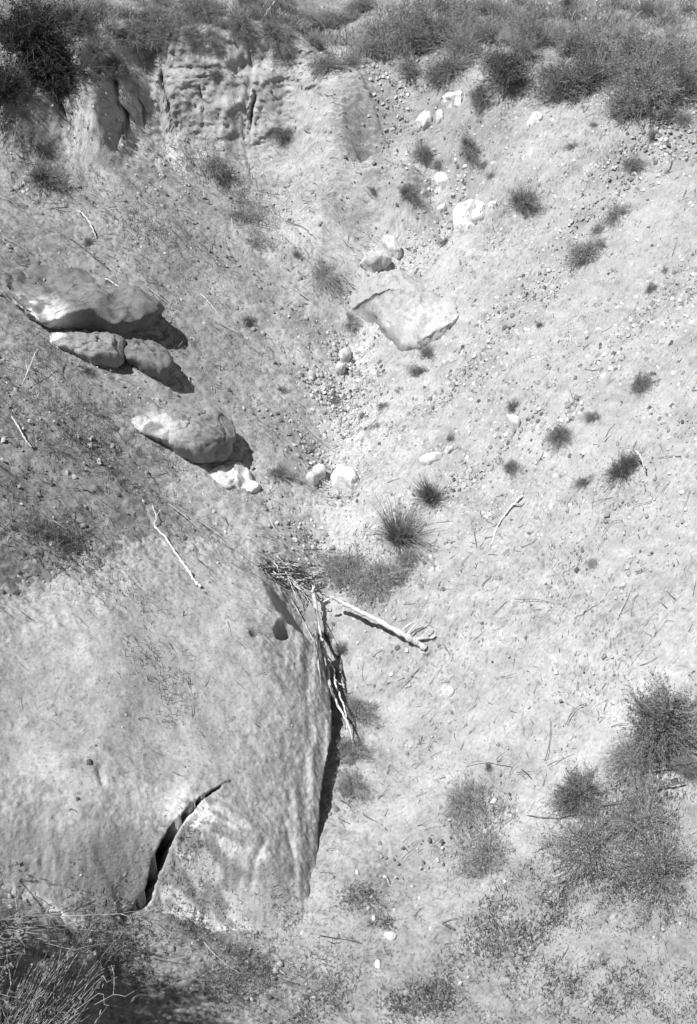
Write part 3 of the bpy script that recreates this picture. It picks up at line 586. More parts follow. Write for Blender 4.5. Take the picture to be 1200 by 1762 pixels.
def dense_shrub(seed, R=.5, H=.45, N=300, leaves=4600, lsize=.012, foliage='dark', stem=M_stem, spread=.8, leafpow=.55, rad=.0035):
    rs = np.random.RandomState(seed); P = stems(rs, N, 5, R, H, spread)
    K2 = 4; M = N * 4; idx = rs.randint(0, N, M); t0 = rs.randint(2, 5, M); o = P[idx, t0]; dr = o / (np.linalg.norm(o, axis=1, keepdims=True) + 1e-6) + rs.randn(M, 3) * .6
    dr /= np.linalg.norm(dr, axis=1, keepdims=True); ln = R * (.12 + .22 * rs.rand(M)); T2 = np.linspace(0, 1, K2)[None, :, None]
    Q = o[:, None] + dr[:, None] * ln[:, None, None] * T2 + rs.randn(M, K2, 3) * .012 * T2; Q[..., 2] = np.maximum(Q[..., 2], .005)
    r1 = np.linspace(1, .45, 5)[None] * rad * (.7 + .6 * rs.rand(N))[:, None]; r2 = np.linspace(.55, .25, K2)[None] * rad * np.ones((M, 1))
    V1, F1 = tubes(P, r1); V2, F2 = tubes(Q, r2)
    sm = np_mesh('stems', np.concatenate([V1, V2]), np.concatenate([F1, F2 + len(V1)]), stem, False)
    j = rs.randint(0, M, leaves); tt = rs.rand(leaves) ** leafpow * (K2 - 1); i0 = np.minimum(tt.astype(int), K2 - 2); f = (tt - i0)[:, None]
    Cn = Q[j, i0] * (1 - f) + Q[j, i0 + 1] * f + rs.randn(leaves, 3) * .008
    V, Fq = leaf_quads(Cn, lsize, .42, rs)
    return sm, np_mesh('foliage', V, Fq, M_leafy, False, np.repeat(rs.choice(LT[foliage], leaves), 4))
def tuft_mesh(seed, R=.4, H=.5, N=420, mat=M_leaf_m, rad=.0022, spread=.55, base=.15):
    rs = np.random.RandomState(seed); P = stems(rs, N, 5, R, H, spread, base, .12, .05, .15)
    V, Fc = tubes(P, np.linspace(1, .25, 5)[None] * rad * (.7 + .8 * rs.rand(N))[:, None]); return np_mesh('tuft', V, Fc, mat, False)

SHR = {'dark': [dense_shrub(40 + i, N=200 + 50 * i, leaves=3000 + 600 * i, spread=(.5, .8, 1.1)[i % 3], H=(.5, .4, .32)[i % 3]) for i in range(6)],
       'grey': [dense_shrub(50 + i, foliage='grey', N=180 + 50 * i, leaves=2400 + 700 * i, spread=(.5, .9)[i % 2], H=.42) for i in range(5)],
       'straw': [dense_shrub(60 + i, foliage='straw', stem=M_leaf_l, N=300, leaves=2500, H=.34) for i in range(2)],
       'bare': [dense_shrub(70 + i, foliage='dark', stem=M_bark, N=160, leaves=700, H=.4, rad=.004) for i in range(2)],
       'black': [dense_shrub(75 + i, foliage='black', stem=M_bark, N=420, leaves=9500) for i in range(2)],
       'deep': [dense_shrub(170 + i, foliage='deep', N=380, leaves=7500, H=.45, spread=.9) for i in range(3)],
       'mat': [dense_shrub(80 + i, foliage='mat', stem=M_leaf_l, N=420, leaves=9000, H=.17, lsize=.010, spread=1.2) for i in range(3)]}
TUF = {'grey': [tuft_mesh(90 + i) for i in range(3)], 'straw': [tuft_mesh(95 + i, mat=M_leaf_l, H=.35) for i in range(2)], 'dark': [tuft_mesh(98, mat=M_leaf_d, N=600)]}
def shrub(px, py, wpx, kind='dark', label=None, group=None, hs=1.0, name='shrub', cat='shrub', lean=0, meshes=None, asp=None, p=None):
    asp = asp or RS.uniform(.6, .95)
    """a shrub rooted where the ground meets the pixel under its base"""
    p = p or hit(px, py); sc = wpx * scale_at(p) * (1.2 if meshes is None else 1.08)
    sm, fm = meshes or SHR[kind][RS.randint(len(SHR[kind]))]
    e = link(name, None, loc=(p[0], p[1], p[2] - .015)); e.empty_display_size = .1
    gx_ = (float(S(p[0] + .15, p[1])) - float(S(p[0] - .15, p[1]))) / .3; gy_ = (float(S(p[0], p[1] + .15)) - float(S(p[0], p[1] - .15))) / .3
    nrm = Vector((-gx_ * .6, -gy_ * .6, 1)).normalized(); q = nrm.to_track_quat('Z', 'Y') @ Matrix.Rotation(RS.uniform(0, 6.28), 3, 'Z').to_quaternion()
    e.rotation_mode = 'QUATERNION'; e.rotation_quaternion = q; e.scale = (sc, sc * asp, sc * hs)
    link('stems', sm, e); link('foliage', fm, e)
    tag(e, label, cat, group); return e
def tuft(px, py, wpx, kind, label, group=None, hs=1.0):
    p = hit(px, py); sc = wpx * scale_at(p) / .55; o = link('grass_tuft', TUF[kind][RS.randint(len(TUF[kind]))], loc=(p[0], p[1], p[2] - .01))
    o.scale = (sc, sc, sc * hs); o.rotation_euler = (0, 0, RS.uniform(0, 6)); tag(o, label, 'grass tuft', group); return o

# named shrubs, traced from the photograph (base x, base y, width in photo pixels)
for a in [
 (490,234,44,'dark','round dark shrub alone on the slope at the foot of the cut wall',.9),
 (368,290,62,'grey','soft grey shrub below the middle of the cut wall',.8),
 (702,330,38,'dark','small dark shrub on the left bank beside the upper channel rocks',.8),
 (733,268,52,'grey','grey shrub in the gully head, left of the small rock pair',.8),
 (755,284,30,'grey','small shrub tucked just above the angular white rock',.8),
 (808,248,62,'grey','spreading grey shrub on the upper right bank above the channel',.7),
 (905,352,66,'dark','full round shrub right of the white rocks in the upper channel',.8),
 (848,304,26,'dark','small dark shrub between the angular rock and the full round shrub',.7),
 (836,280,26,'grey','tiny grey shrub above the small dark one by the angular rock',.6),
 (1090,288,46,'dark','dark shrub beside a soil rill near the upper right edge',.8),
 (1062,374,58,'grey','upper shrub of the trio on the right slope',.8),
 (1030,396,40,'grey','middle shrub of the trio on the right slope',.7),
 (1012,440,80,'grey','wide lower shrub of the trio on the right slope',.7),
 (1038,420,36,'dark','dark shrublet joined to the right side of the wide trio shrub',.7),
 (988,252,26,'grey','small shrub on bare ground right of the triangular white rock',.8),
 (1145,468,20,'dark','little dark shrub near the right edge, upper of a close pair',.9),
 (1124,498,32,'grey','little grey shrub near the right edge, lower of a close pair',.8),
 (930,562,20,'dark','narrow upright shrub alone in the middle of the right slope',1.5),
 (1106,664,52,'dark','rounded shrub near the right edge above the three in a row',.9),
 (886,702,28,'dark','small dark shrub standing over the white block',1.0),
 (968,750,48,'dark','dome shaped shrub, left one of the two close domes on the right slope',1.0),
 (1026,718,36,'grey','dome shaped shrub, right one of the two close domes on the right slope',.9),
 (882,806,44,'grey','wispy grey shrub below the white block on the right slope',.9),
 (738,612,44,'dark','darkest shrub of the chain beside the big slab',.9),
 (722,644,34,'dark','lowest dark shrub of the chain beside the big slab',.9),
 (712,592,36,'grey','grey shrub of the chain beside the big slab, left side',.8),
 (752,572,26,'dark','uppermost shrub of the chain touching the big slab',.8),
 (686,672,24,'grey','small grey shrub in the broken row below the chain, upper one',.7),
 (662,700,30,'grey','small grey shrub in the broken row below the chain, lower one',.7),
 (700,700,18,'dark','tiny dark shrub at the right end of the broken row',.8),
 (648,736,24,'grey','pale tiny shrub alone under the broken row',.8),
 (775,756,22,'grey','tiny wispy shrub above the pale chip of rock',1.2),
 (482,672,20,'dark','tiny dark shrub on the left slope beside the channel',.9),
 (768,418,30,'dark','low shrub below the notched white block',.6),
 (642,326,18,'dark','tiny shrub on the smooth bank left of the channel',1.0),
 (555,476,70,'grey','flat spreading shrub left of the big slab',.45),
 (606,556,40,'grey','grey brush filling the hollow at the left end of the big slab',.8),
 (600,545,26,'dark','dark brush in the hollow at the left end of the big slab',.8),
 (510,440,24,'dark','thin dark shrub on the left slope above the flat spreading one',1.0),
 (420,372,60,'grey','faded grey shrub in the weedy fold of the left slope, upper',.4),
 (440,420,50,'grey','faded grey shrub in the weedy fold of the left slope, lower',.4),
 (372,128,30,'dark','dark bush clinging to the face of the cut wall',.9),
 (1024,968,34,'grey','oval flat shrublet on the pale right slope',.35),
 (795,1056,16,'grey','tiny flat shrublet left of the oval one',.35),
 (843,1320,17,'dark','narrow dark oval shrublet on the lower right slope',1.2),
 (575,690,28,'grey','low grey shrub on the channel bed below the rubble',.6),
 (592,1010,16,'dark','small dark clump by the lip of the channel',.8),
 (805,1380,90,'mat','round cushion shrub on the lower slope, upper half of a pair',.9),
 (842,1470,95,'mat','round cushion shrub on the lower slope, lower half of a pair',.9),
 (600,985,90,'mat','dense low cushion left of the fan grass by the channel lip',1.3),
 (655,1000,84,'mat','low cushion in front of the fan grass by the channel lip',1.2),
 (700,965,56,'grey','grey shrub right of the low cushions by the channel lip',.8),
 (690,995,40,'dark','dark brush between the cushions and the pale slope',.6),
 (614,1228,64,'mat','speckled cushion in the dry pit, topmost of three',1.3),
 (604,1292,58,'mat','speckled cushion in the dry pit, middle of three',1.5),
 (606,1355,60,'mat','speckled cushion in the dry pit, lowest of three',1.2),
 (1030,1465,128,'mat','wide cushion shrub under the dark brush at the right, left part',1.3),
 (1112,1420,125,'mat','wide cushion shrub under the dark brush at the right, upper part',1.5),
 (1145,1505,140,'mat','wide cushion shrub at the right edge above the soil cracks',1.6),
]:
    shrub(a[0], a[1], a[2], a[3], a[4], None, a[5])
# shrubs along the right rim and head of the gully
for a in [
 (565,118,90,'dark','dark shrub overhanging the right end of the cut wall',.8),
 (540,80,70,'dark','dark shrub on top of the cut wall near its right end',.7),
 (610,110,60,'grey','grey shrub at the very head of the gully',.8),
 (655,95,70,'grey','grey shrub on the rim just right of the gully head',.7),
 (705,128,60,'dark','dark shrub hanging over the bank right of the gully head',.8),
 (782,122,76,'dark','full dark shrub on the rim above the two bank rocks',.8),
 (828,165,50,'grey','grey shrub on the bank right of the two bank rocks',.8),
 (872,140,84,'deep','tall dark shrub with pale twigs left of the bare rim path',1.1),
 (900,100,60,'dark','dark shrub behind the tall one left of the bare rim path',.9),
 (968,170,80,'deep','deep dark shrub right of the bare rim path, left end of the thicket',1.0),
 (1020,155,90,'deep','deep dark shrub in the middle of the rim thicket',1.0),
 (1075,200,90,'grey','drooping shrub of the rim thicket with long pale twigs',.9),
 (1120,180,110,'grey','broad shrub of the rim thicket near the right edge',.9),
 (1165,150,90,'grey','tall shrub of the rim thicket at the right edge',1.0),
 (1060,130,70,'dark','dark shrub behind the middle of the rim thicket',.8),
 (1176,210,40,'dark','small dark shrub at the right edge below the rim thicket',.8),
 (1125,235,26,'dark','little shrub below the rim thicket',.7),
 (1022,216,18,'dark','tiny shrub below the rim thicket on bare ground',.7),
 (45,85,150,'black','big black shrub in the upper left corner',1.0),
 (85,130,120,'black','black shrub hanging down over the left end of the cut wall',.9),
 (20,165,120,'black','black shrub at the left edge beside the cut wall',.9),
 (165,90,80,'grey','grey shrub hanging over the first cleft of the cut wall',.8),
 (200,120,60,'dark','dark shrub hanging over the second cleft of the cut wall',.8),
 (225,66,60,'dark','dark shrub on the wall top left of centre',.7),
 (130,50,80,'black','dark shrub on the wall top in the upper left',.8),
 (415,48,28,'dark','small black shrub on the edge of the wall top, left of a pair',.8),
 (362,38,24,'dark','small black shrub on the edge of the wall top, right of a grassy gap',.8),
 (470,52,36,'dark','dark shrub on the edge of the wall top, right of a pair',.6),
 (55,230,50,'grey','grey shrub at the left edge below the black shrubs',.7),
 (75,310,90,'bare','tangled leafless brush on the upper left slope',.7),
 (150,420,44,'bare','small leafless brush beside a bent stick on the left slope',.6),
 (425,556,40,'bare','black leafless brush on the left slope by the channel',1.2),
 (1072,815,84,'bare','black leafless brush heap on the right slope',.8),
 (1090,800,50,'bare','leafless brush crowning the right end of the brush heap',1.2),
 (1010,830,50,'bare','leafless brush at the left end of the brush heap',.5),
 (150,640,36,'bare','dry brush lying against the low rounded boulder',.8),
 (170,710,34,'grey','faint weedy shrub below the low rounded boulder',.5),
 (255,790,60,'grey','faint weedy shrub left of the big undercut boulder',.4),
 (90,770,60,'grey','faint weedy shrub near the left edge halfway down',.4),
 (60,910,80,'bare','leafless dark brush near the left edge above the outcrop',.4),
 (110,935,60,'bare','second leafless dark brush near the left edge above the outcrop',.4),
 (560,1095,44,'bare','dead brush caught under the pale log',.9),
 (590,1120,56,'bare','dead brush in the shade of the pale log',.7),
 (575,1160,40,'grey','withered brush below the pale log in the slot',.8),
]:
    shrub(a[0], a[1], a[2] * (1.2 if a[1] < 240 and a[0] > 650 else .8 if 240 < a[0] < 640 else 1), a[3], a[4], None, a[5])
for a in [(650,70,90,'grey','upper left'),(700,85,84,'grey','left'),(745,70,90,'dark','left of centre, back'),(800,95,80,'dark','left of centre, front'),(840,70,80,'grey','centre, back'),
 (915,75,84,'dark','just left of the bare path top'),(985,95,90,'grey','just right of the bare path top'),(1030,110,90,'deep','right of centre'),(1085,95,90,'grey','right, back'),(1110,150,100,'deep','right, front'),(1160,110,90,'dark','right end, back'),(1180,170,90,'deep','right end, front'),(955,140,60,'deep','beside the bare path foot'),(1140,205,60,'dark','lowest at the right end'),(760,128,50,'deep','over the two bank rocks'),(855,115,60,'deep','behind the tall shrub by the bare path')]:
    shrub(a[0], a[1], a[2] * 1.1, a[3], 'brushy shrub in the right rim belt, ' + a[4], 'brush belt along the right rim', .8)
for k in range(26):
    tuft(RS.uniform(700, 1185), RS.uniform(34, 88), RS.uniform(34, 56), 'straw', 'pale straw tuft poking through the right rim belt', 'straw tufts of the right rim belt', .9)
for k, x_ in enumerate(range(250, 600, 32)):
    shrub(x_, 34 + (k * 37) % 17, 46, 'dark' if k % 3 else 'deep', '%s small shrub from the left in the row along the wall top' % ('first second third fourth fifth sixth seventh eighth ninth tenth last'.split()[k]), 'row along the wall top', .7)
# the big near shrubs at the right edge: their own finer meshes
near1 = dense_shrub(501, .5, .42, 700, 9500, .012, 'deep', M_stem, rad=.0036)
near2 = dense_shrub(502, .5, .36, 700, 8000, .011, 'dark', M_stem, rad=.0036)
shrub(1150, 1255, 175, label='largest dark near shrub leaning in from the right edge', hs=.9, meshes=near1)
shrub(1190, 1325, 80, label='dark near shrub low at the right edge under the largest one', hs=.8, meshes=near2)
shrub(1000, 1372, 110, label='dark rounded near shrub left of the largest one at the right', hs=.9, meshes=near1)
shrub(1095, 1300, 110, label='trailing brushy shrub between the two dark near shrubs', hs=.45, meshes=near2)
shrub(60, 1600, 90, 'dark', 'dark scrub in the crevice along the soil block in the lower left corner', None, .7)
shrub(110, 1632, 46, 'dark', 'small dark scrub at the tip of the soil block', None, .6)
shrub(20, 1590, 70, 'dark', 'dark scrub at the left edge beside the soil block', None, .6)
near3 = dense_shrub(503, .5, .5, 260, 5200, .010, 'straw', M_wood, rad=.0055)
shrub(60, 1735, 150, label='pale branching shrub in the extreme lower left corner', hs=.8, meshes=near3)
shrub(0, 0, 240, 'dark', 'added unseen dark shrub outside the left edge, shading the lower left corner', None, 2.7, p=(-2.8, 4.3, float(S(-2.8, 4.3))))  # out of view, added to cast the shadow over the lower left corner
shrub(0, 0, 230, 'dark', 'second added unseen dark shrub outside the left edge, shading the lower left corner', None, 2.7, p=(-2.65, 3.85, float(S(-2.65, 3.85))))  # another added shadow caster, unseen
shrub(0, 0, 230, 'dark', 'third added unseen dark shrub outside the left edge, shading the lower left corner', None, 2.7, p=(-2.4, 3.4, float(S(-2.4, 3.4))))  # last of the added shadow casters, unseen

tuft(686, 930, 110, 'grey', 'big fan of fine grey grass beside the channel lip', hs=1.0)
tuft(742, 862, 62, 'dark', 'dark fan of grass with a white stick at its foot', hs=.9)
tuft(478, 820, 60, 'grey', 'grass fan on the left bank above the wedge shaped rock', hs=.7)
tuft(498, 826, 26, 'grey', 'small grass fan right beside the left bank grass fan', hs=.6)
tuft(600, 560, 36, 'straw', 'straw grass in the hollow by the big slab', hs=.7)
# straw grass and shrubs of the scrub flat behind the rim
for i in range(120):
    px = RS.uniform(5, 1195); py = 6 + 66 * RS.rand() ** .8
    if px > 640: py = RS.uniform(6, 92)
    if 905 < px < 965 and py > 70: continue
    third = ('back' if py < 24 else 'middle' if py < 46 else 'front') + ' row, ' + ('far left end', 'far left', 'left', 'centre left', 'centre', 'centre right', 'right', 'far right', 'far right end')[int(px // 134)]
    pale = RS.rand() < (.45 if (px > 760 and 40 < py < 95) else .16)
    k = 'straw' if pale else ('dark' if px < 260 or RS.rand() < .35 else 'grey')
    if pale: tuft(px, py, RS.uniform(26, 44), 'straw', 'straw grass tuft on the top scrub flat, %s' % third, 'straw tufts of the scrub flat', .8)
    else: shrub(px, py, RS.uniform(36, 70), k, 'low %s shrub on the top scrub flat, %s' % (k, third), 'low shrubs of the scrub flat', RS.uniform(.6, .9))

# ------------------------------------------------------------------ dead wood
def wood(name, label, path, r0, r1, mat=M_wood, cat='branch', group=None, seed=0, twigs=(), sides=7, parent=None, kn=.5):
    """path: (photo x, photo y, height above ground in m); tapered knobbly stick; twigs: more paths, as children"""
    P = np.array([(lambda h_: (h_[0], h_[1], h_[2]))(hit(a, b, c)) for a, b, c in path]); m = len(P)
    # even resample with a smooth spline
    K = max(10, m * 6); t = np.linspace(0, m - 1, K); i = np.minimum(t.astype(int), m - 2); f = (t - i)[:, None]; g = lambda j: P[np.clip(j, 0, m - 1)]
    Q = .5 * ((2*g(i)) + (g(i+1) - g(i-1)) * f + (2*g(i-1) - 5*g(i) + 4*g(i+1) - g(i+2)) * f**2 + (-g(i-1) + 3*g(i) - 3*g(i+1) + g(i+2)) * f**3)
    rs = np.random.RandomState(seed); Q[1:-1] += rs.randn(K - 2, 3) * kn * max(r0, r1) * .5
    R = np.linspace(r0, r1, K) * (1 + .18 * rs.randn(K)); R[0] *= .35; R[-1] *= .4
    V, Fc = tubes(Q[None], R[None], sides); c = P[0] if parent is None else np.array(parent.location)
    me = np_mesh(name, V - c, Fc, mat, True); o = link(name, me, parent, loc=tuple(c) if parent is None else (0, 0, 0))
    if parent is None: tag(o, label, cat, group)
    for k, (pth, a, b) in enumerate(twigs): wood('twig', None, pth, a, b, mat, seed=seed + 10 + k, parent=o, sides=5, kn=kn)
    return o
wood('dead_log', 'thick pale bare log spanning from the stick jam down to the right slope', [(570,1026,.34),(600,1042,.30),(640,1062,.22),(690,1090,.12),(718,1106,.06),(733,1116,.03)], .017, .030, seed=1, kn=.2,
     twigs=[([(712,1100,.08),(728,1098,.06),(744,1097,.05),(750,1093,.07)], .018, .008), ([(700,1092,.1),(712,1078,.12),(728,1062,.16),(733,1048,.2)], .008, .003), ([(690,1086,.12),(705,1074,.14),(722,1066,.14)], .007, .003),
            ([(722,1100,.07),(735,1086,.1),(742,1078,.12)], .007, .003), ([(728,1062,.16),(740,1070,.15)], .004, .002), ([(568,1030,.33),(556,1036,.3)], .014, .008)])
wood('dead_root', 'long pale forked root hanging down the edge of the outcrop', [(538,1008,.22),(544,1045,.2),(550,1080,.16),(556,1110,.14),(564,1145,.14),(568,1180,.16),(578,1205,.2),(592,1232,.2),(601,1250,.2),(608,1278,.12)], .016, .008, cat='root', seed=3,
     twigs=[([(562,1135,.14),(574,1152,.18),(576,1172,.2),(586,1200,.22),(594,1222,.22),(598,1260,.16)], .012, .006), ([(544,1045,.2),(552,1066,.22),(556,1052,.24)], .006, .003), ([(574,1165,.2),(584,1176,.2),(594,1178,.2)], .006, .003), ([(538,1020,.22),(542,1006,.3),(538,1000,.36)], .009, .005)])
wood('dead_branch', 'straight grey stick leaning along the edge of the outcrop left of the forked root', [(500,1030,.06),(515,1055,.06),(530,1083,.07),(545,1112,.08)], .007, .004, seed=4)
wood('dead_branch', 'pale curved branch lying alone above the outcrop', [(262,870,.05),(270,890,.05),(266,905,.04),(285,925,.04),(305,955,.035),(322,978,.03),(336,1000,.03)], .005, .013, seed=5, twigs=[([(270,888,.05),(276,876,.09)], .004, .002), ([(335,999,.03),(346,1010,.025)], .016, .017)])
wood('dead_branch', 'pale bent stick by the left edge below the low boulders', [(20,716,.04),(32,735,.04),(44,756,.04),(55,770,.03)], .007, .007, seed=6)
wood('dead_branch', 'thin upright pale stick at the left edge beside dry brush', [(38,662,.02),(48,640,.12),(60,610,.2),(66,600,.24)], .005, .003, seed=7, twigs=[([(48,640,.12),(44,620,.16)], .003, .002)])
wood('dead_branch', 'pale bent stick high on the left slope', [(135,362,.03),(150,376,.05),(160,394,.06),(166,410,.03)], .009, .006, seed=8)
wood('dead_branch', 'white stick just above the long ledge boulder', [(180,479,.04),(192,485,.05),(206,495,.05),(216,502,.03)], .012, .006, seed=9)
wood('dead_branch', 'long dark stick above the long ledge boulder', [(118,408,.03),(135,420,.04),(160,440,.04),(190,464,.03)], .009, .006, M_bark, seed=10)
wood('dead_branch', 'forked stick on the right slope, dark at the top and pale below', [(900,852,.07),(880,872,.06),(866,890,.05),(855,910,.04),(843,944,.02)], .013, .006, M_wood, seed=11, twigs=[([(884,868,.06),(896,866,.07),(902,856,.09)], .007, .003), ([(890,860,.08),(886,846,.1)], .005, .002)])
wood('dead_branch', 'curved dark twig on the lower right slope', [(975,1246,.02),(982,1230,.03),(995,1216,.03),(1010,1210,.02)], .004, .003, M_bark, seed=12)
wood('dead_branch', 'white stick at the foot of the dark grass fan', [(738,864,.03),(745,858,.06),(748,850,.1)], .010, .005, seed=13)
wood('dead_branch', 'long dark trailing branch from the right edge shrub, upper', [(1190,1312,.10),(1130,1320,.10),(1085,1335,.06),(1050,1352,.04)], .007, .003, M_bark, seed=14)
wood('dead_branch', 'long dark trailing branch from the right edge shrub, lower', [(1180,1345,.08),(1120,1360,.06),(1060,1380,.05),(1010,1392,.04),(960,1408,.04),(905,1402,.03)], .007, .003, M_bark, seed=15)
wood('dead_branch', 'forked dark branch across the foot of the right cushion shrubs', [(1048,1487,.06),(1020,1496,.05),(990,1510,.04),(960,1520,.03),(936,1528,.02)], .007, .003, M_bark, seed=16, twigs=[([(1010,1500,.05),(985,1503,.05),(950,1512,.05)], .004, .002), ([(985,1512,.04),(978,1530,.02)], .003, .002)])
wood('dead_branch', 'short white stick left of the forked dark branch', [(956,1510,.03),(964,1504,.04),(972,1500,.05)], .005, .004, seed=17)
wood('dead_branch', 'curved dark stick on the pit floor near the bottom', [(762,1588,.02),(772,1594,.03),(783,1600,.02)], .010, .006, M_bark, seed=18, twigs=[([(764,1588,.02),(776,1582,.04),(788,1580,.05)], .004, .002)])
wood('dead_branch', 'short dark stick lying in the pit, left of a pair', [(586,1376,.02),(596,1382,.02),(604,1390,.02)], .006, .004, M_bark, seed=19)
wood('dead_branch', 'jointed dark stick lying in the pit, right of a pair', [(624,1400,.02),(640,1410,.02),(655,1418,.02),(668,1430,.02)], .006, .004, M_bark, seed=20)
wood('dead_branch', 'thin stick across the slope left of the rubble', [(345,505,.03),(360,520,.03),(375,540,.02)], .006, .003, seed=21)
wood('dead_branch', 'curved pale stick in front of the leafless brush heap', [(1094,775,.2),(1102,785,.2),(1108,800,.14),(1110,812,.06)], .010, .005, seed=22)
for k in range(48):   # the jam at the lip
    x0 = RS.uniform(438, 530); y0 = 948 + (x0 - 438) * .55 + RS.uniform(-12, 26); L_ = RS.uniform(18, 70); an = RS.uniform(-.5, 1.3)
    h0 = RS.uniform(.02, .14); x1, y1 = min(x0 + L_ * math.cos(an), 560), y0 + L_ * math.sin(an) * .8
    pale = RS.rand() < .45
    wood('dead_stick', ('pale' if pale else 'dark') + ' stick in the jam at the lip of the channel', [(x0, y0, h0), ((x0+x1)/2, (y0+y1)/2 + RS.uniform(-4, 4), h0 + .03), (x1, y1, RS.uniform(.02, .2))], .009 * RS.uniform(.5, 1.1), .003, M_wood if pale else M_bark, 'stick', 'sticks of the jam', seed=100 + k, sides=5, kn=1.3, twigs=[([((x0+x1)/2, (y0+y1)/2, h0 + .03), ((x0+x1)/2 + RS.uniform(-14, 14), (y0+y1)/2 + RS.uniform(-14, 10), h0 + .08)], .003, .0015)])
for k in range(14):   # brush combed over the edge of the outcrop
    x0 = RS.uniform(540, 556); y0 = RS.uniform(1040, 1120); x1 = x0 + RS.uniform(4, 22); y1 = y0 + RS.uniform(50, 130)
    wood('dead_stick', 'thin stick combed down over the right edge of the outcrop', [(x0, y0, .12), ((x0+x1)/2 + RS.uniform(-3, 3), (y0+y1)/2, .13), (x1, y1, .10)], .005, .002, M_wood if RS.rand() < .4 else M_bark, 'stick', 'sticks over the outcrop edge', seed=200 + k, sides=4)

# ------------------------------------------------------------------ litter and low ground cover (nobody could count these)
def tilted_sticks(n, dens, lmin, lmax, rad, name, label, seed, tones, lift=.01, K=4):
    rs = np.random.RandomState(seed); P0 = scatter(n, dens); L_ = lmin + (lmax - lmin) * rs.rand(n) ** 2.5; a = rs.rand(n) * 6.283
    right = P0[:, 0] > thx(P0[:, 1]); a = np.where(rs.rand(n) < .6, np.where(right, .6, -.55) + rs.randn(n) * .35, a)
    t = (np.linspace(-.5, .5, K))[None]; bend = rs.randn(n)[:, None] * .25
    dx = (np.cos(a)[:, None] * t - np.sin(a)[:, None] * bend * (t * t)) * L_[:, None]; dy = (np.sin(a)[:, None] * t + np.cos(a)[:, None] * bend * (t * t)) * L_[:, None]
    X = P0[:, :1] + dx; Y = P0[:, 1:] + dy; Z = S(X, Y) + lift + rs.rand(n, 1) * .02 + t * rs.randn(n, 1) * .15 * L_[:, None]
    ok = (Z.max(1) - Z.min(1)) < .75 * L_; X, Y, Z, P0, L_ = X[ok], Y[ok], Z[ok], P0[ok], L_[ok]; n = int(ok.sum())
    V, Fc = tubes(np.stack([X, Y, Z], -1), rad * (.5 + rs.rand(n))[:, None] * (.6 + .06 * P0[:, 1:]) * np.linspace(1, .5, K)[None])
    tone = np.repeat(rs.choice(tones, n), K * 3)
    tag(link(name, np_mesh(name, V, Fc, M_twig, False, tone)), kind='stuff', label=label)
def d_twig(x, y):
    left = sstep(.3, -.4, x - thx(y)); near_r = sstep(0, .8, x - thx(y)) * sstep(10.5, 8, y) * sstep(4.5, 6, y)
    onout = (S(x, y) - T(x, y) > .02)
    return np.clip((.75 * left * sstep(4, 6, y) * (.35 + .65 * sstep(-.2, .4, fbm(x, y, 1.1, 3, 310))) + .38 * near_r + .08) * np.where(onout, .10, 1), 0, 1) * (y < 16)
tilted_sticks(11000, d_twig, .02, .14, .0022, 'twig_litter', 'small dry twigs and stalks littering the slopes', 320, [.05, .06, .08, .12, .2, .45])
tilted_sticks(700, d_twig, .12, .45, .0032, 'twig_litter', 'longer dry stalks lying on the slopes', 321, [.06, .1, .25, .5], .015, 7)
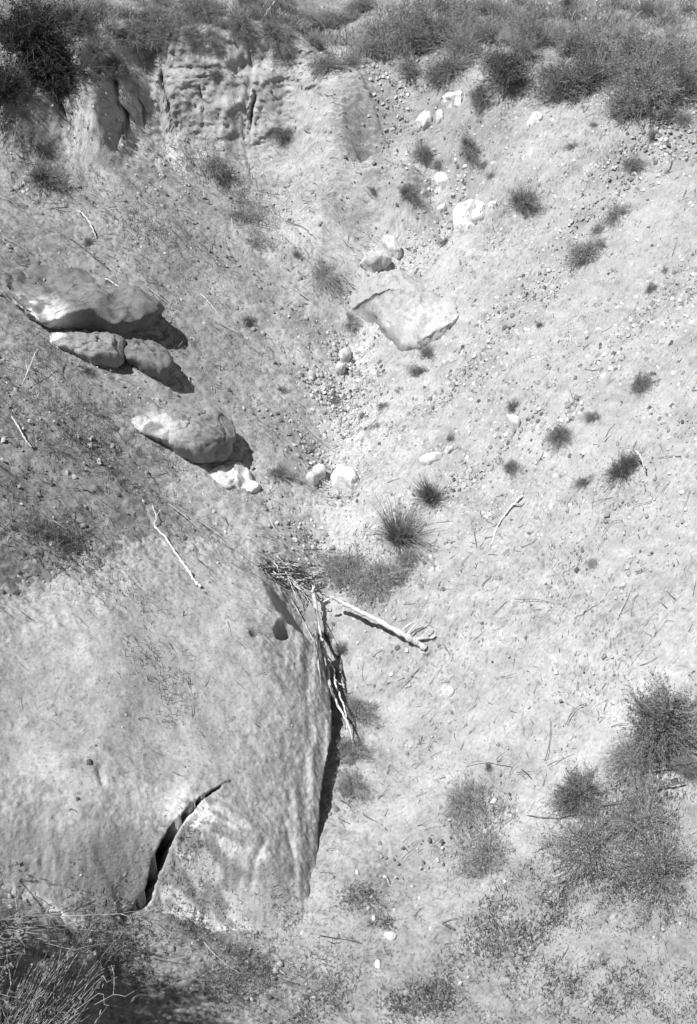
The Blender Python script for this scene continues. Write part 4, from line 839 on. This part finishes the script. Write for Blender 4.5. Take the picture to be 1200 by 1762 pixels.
def cover(name, label, spots, n, hmin, hmax, rad, tones, seed, K=4, curl=1.0):
    """short curled stems in patches given as photo ellipses (x, y, rx, ry, weight)"""
    rs = np.random.RandomState(seed); w_ = np.array([s_[4] for s_ in spots], float); idx = rs.choice(len(spots), n, p=w_ / w_.sum()); Sx = np.array([s_[:4] for s_ in spots], float)[idx]
    # patches are laid out on the ground: centre and radii converted to world units once per patch
    cw = np.array([hit(s_[0], s_[1]) for s_ in spots]); sc = np.array([scale_at(tuple(c)) for c in cw])
    c = cw[idx]; s1 = sc[idx]; r = np.sqrt(rs.rand(n)) * (1 + .25 * rs.randn(n)); th = rs.rand(n) * 6.283
    X0 = c[:, 0] + np.cos(th) * r * Sx[:, 2] * s1; Y0 = c[:, 1] + np.sin(th) * r * Sx[:, 3] * s1 * 1.35
    keep = fbm(X0, Y0, 3.2, 3, seed) + .5 * rs.randn(n) > -.15; X0, Y0 = X0[keep], Y0[keep]; n = len(X0)
    H = hmin + (hmax - hmin) * rs.rand(n); a = rs.rand(n) * 6.283; t = np.linspace(0, 1, K)[None]
    ln = rs.rand(n) * .9 * curl
    X = X0[:, None] + np.cos(a)[:, None] * (ln * H)[:, None] * t ** 1.5 + rs.randn(n, K) * H[:, None] * .10 * t
    Y = Y0[:, None] + np.sin(a)[:, None] * (ln * H)[:, None] * t ** 1.5 + rs.randn(n, K) * H[:, None] * .10 * t
    Z = S(X0, Y0)[:, None] + H[:, None] * t - .004
    V, Fc = tubes(np.stack([X, Y, Z], -1), rad * (.6 + .8 * rs.rand(n))[:, None] * np.linspace(1, .55, K)[None])
    tag(link(name, np_mesh(name, V, Fc, M_twig, False, np.repeat(rs.choice(tones, n), K * 3))), kind='stuff', label=label)
cover('ground_cover', 'low speckled ground cover on the pit floor and lower slopes',
      [(1080,1650,140,110,5),(900,1560,90,70,3.5),(980,1700,160,60,4),(860,1680,110,60,3),(1000,1600,90,60,3),(640,1545,60,22,1),(680,1590,40,12,.6),(450,1680,160,50,3.5),(300,1640,110,50,2.5),(350,1560,80,40,1.2),(200,1620,60,50,1.5),(620,1670,60,40,1.2),(740,1720,120,30,1.8),(560,1730,160,24,1.8),
       (1080,1440,120,90,8),(820,1430,60,60,1.2),(600,1310,26,60,1.0),(640,940,80,50,1.2),(1150,1740,80,30,1.5),(480,1600,60,24,.8)],
      54000, .012, .045, .0022, [.07, .09, .14, .2, .3, .45], 330)
cover('weeds', 'thin dead weeds on the left slope',
      [(100,700,110,90,2),(180,830,130,70,3),(60,880,60,70,2.5),(240,770,90,50,1.5),(110,940,90,40,1.6),(90,300,80,60,2),(200,360,120,60,1.6),(400,330,100,50,2),(440,400,60,50,1.2),(300,440,100,60,1),(320,270,80,30,1),(60,620,50,40,.8),(300,560,100,60,.7),(450,640,80,60,.6),(180,1020,110,30,.5),(280,1170,60,60,.5),(60,200,60,60,1.5),(480,860,60,40,.4)],
      12000, .02, .09, .0024, [.06, .09, .13, .2, .35], 331)
cover('dry_grass', 'dry grass of the scrub flat behind the rim',
      [(150,25,180,40,3),(450,25,180,30,3),(750,40,150,50,3),(1000,50,200,60,4),(1130,90,80,40,1.5),(900,20,300,20,3),(300,10,300,14,2),(660,90,60,30,1)],
      12000, .04, .15, .004, [.12, .18, .28, .45, .6], 332)
cover('weeds', 'sparse tiny weeds on the right slope',
      [(850,650,160,120,1),(1050,500,140,160,1),(1000,900,160,100,1),(880,1050,150,80,1),(1050,1150,140,80,.8),(900,330,120,60,1),(980,280,120,60,1),(720,1300,80,100,.4)],
      3500, .01, .05, .0024, [.06, .09, .16, .3], 333)
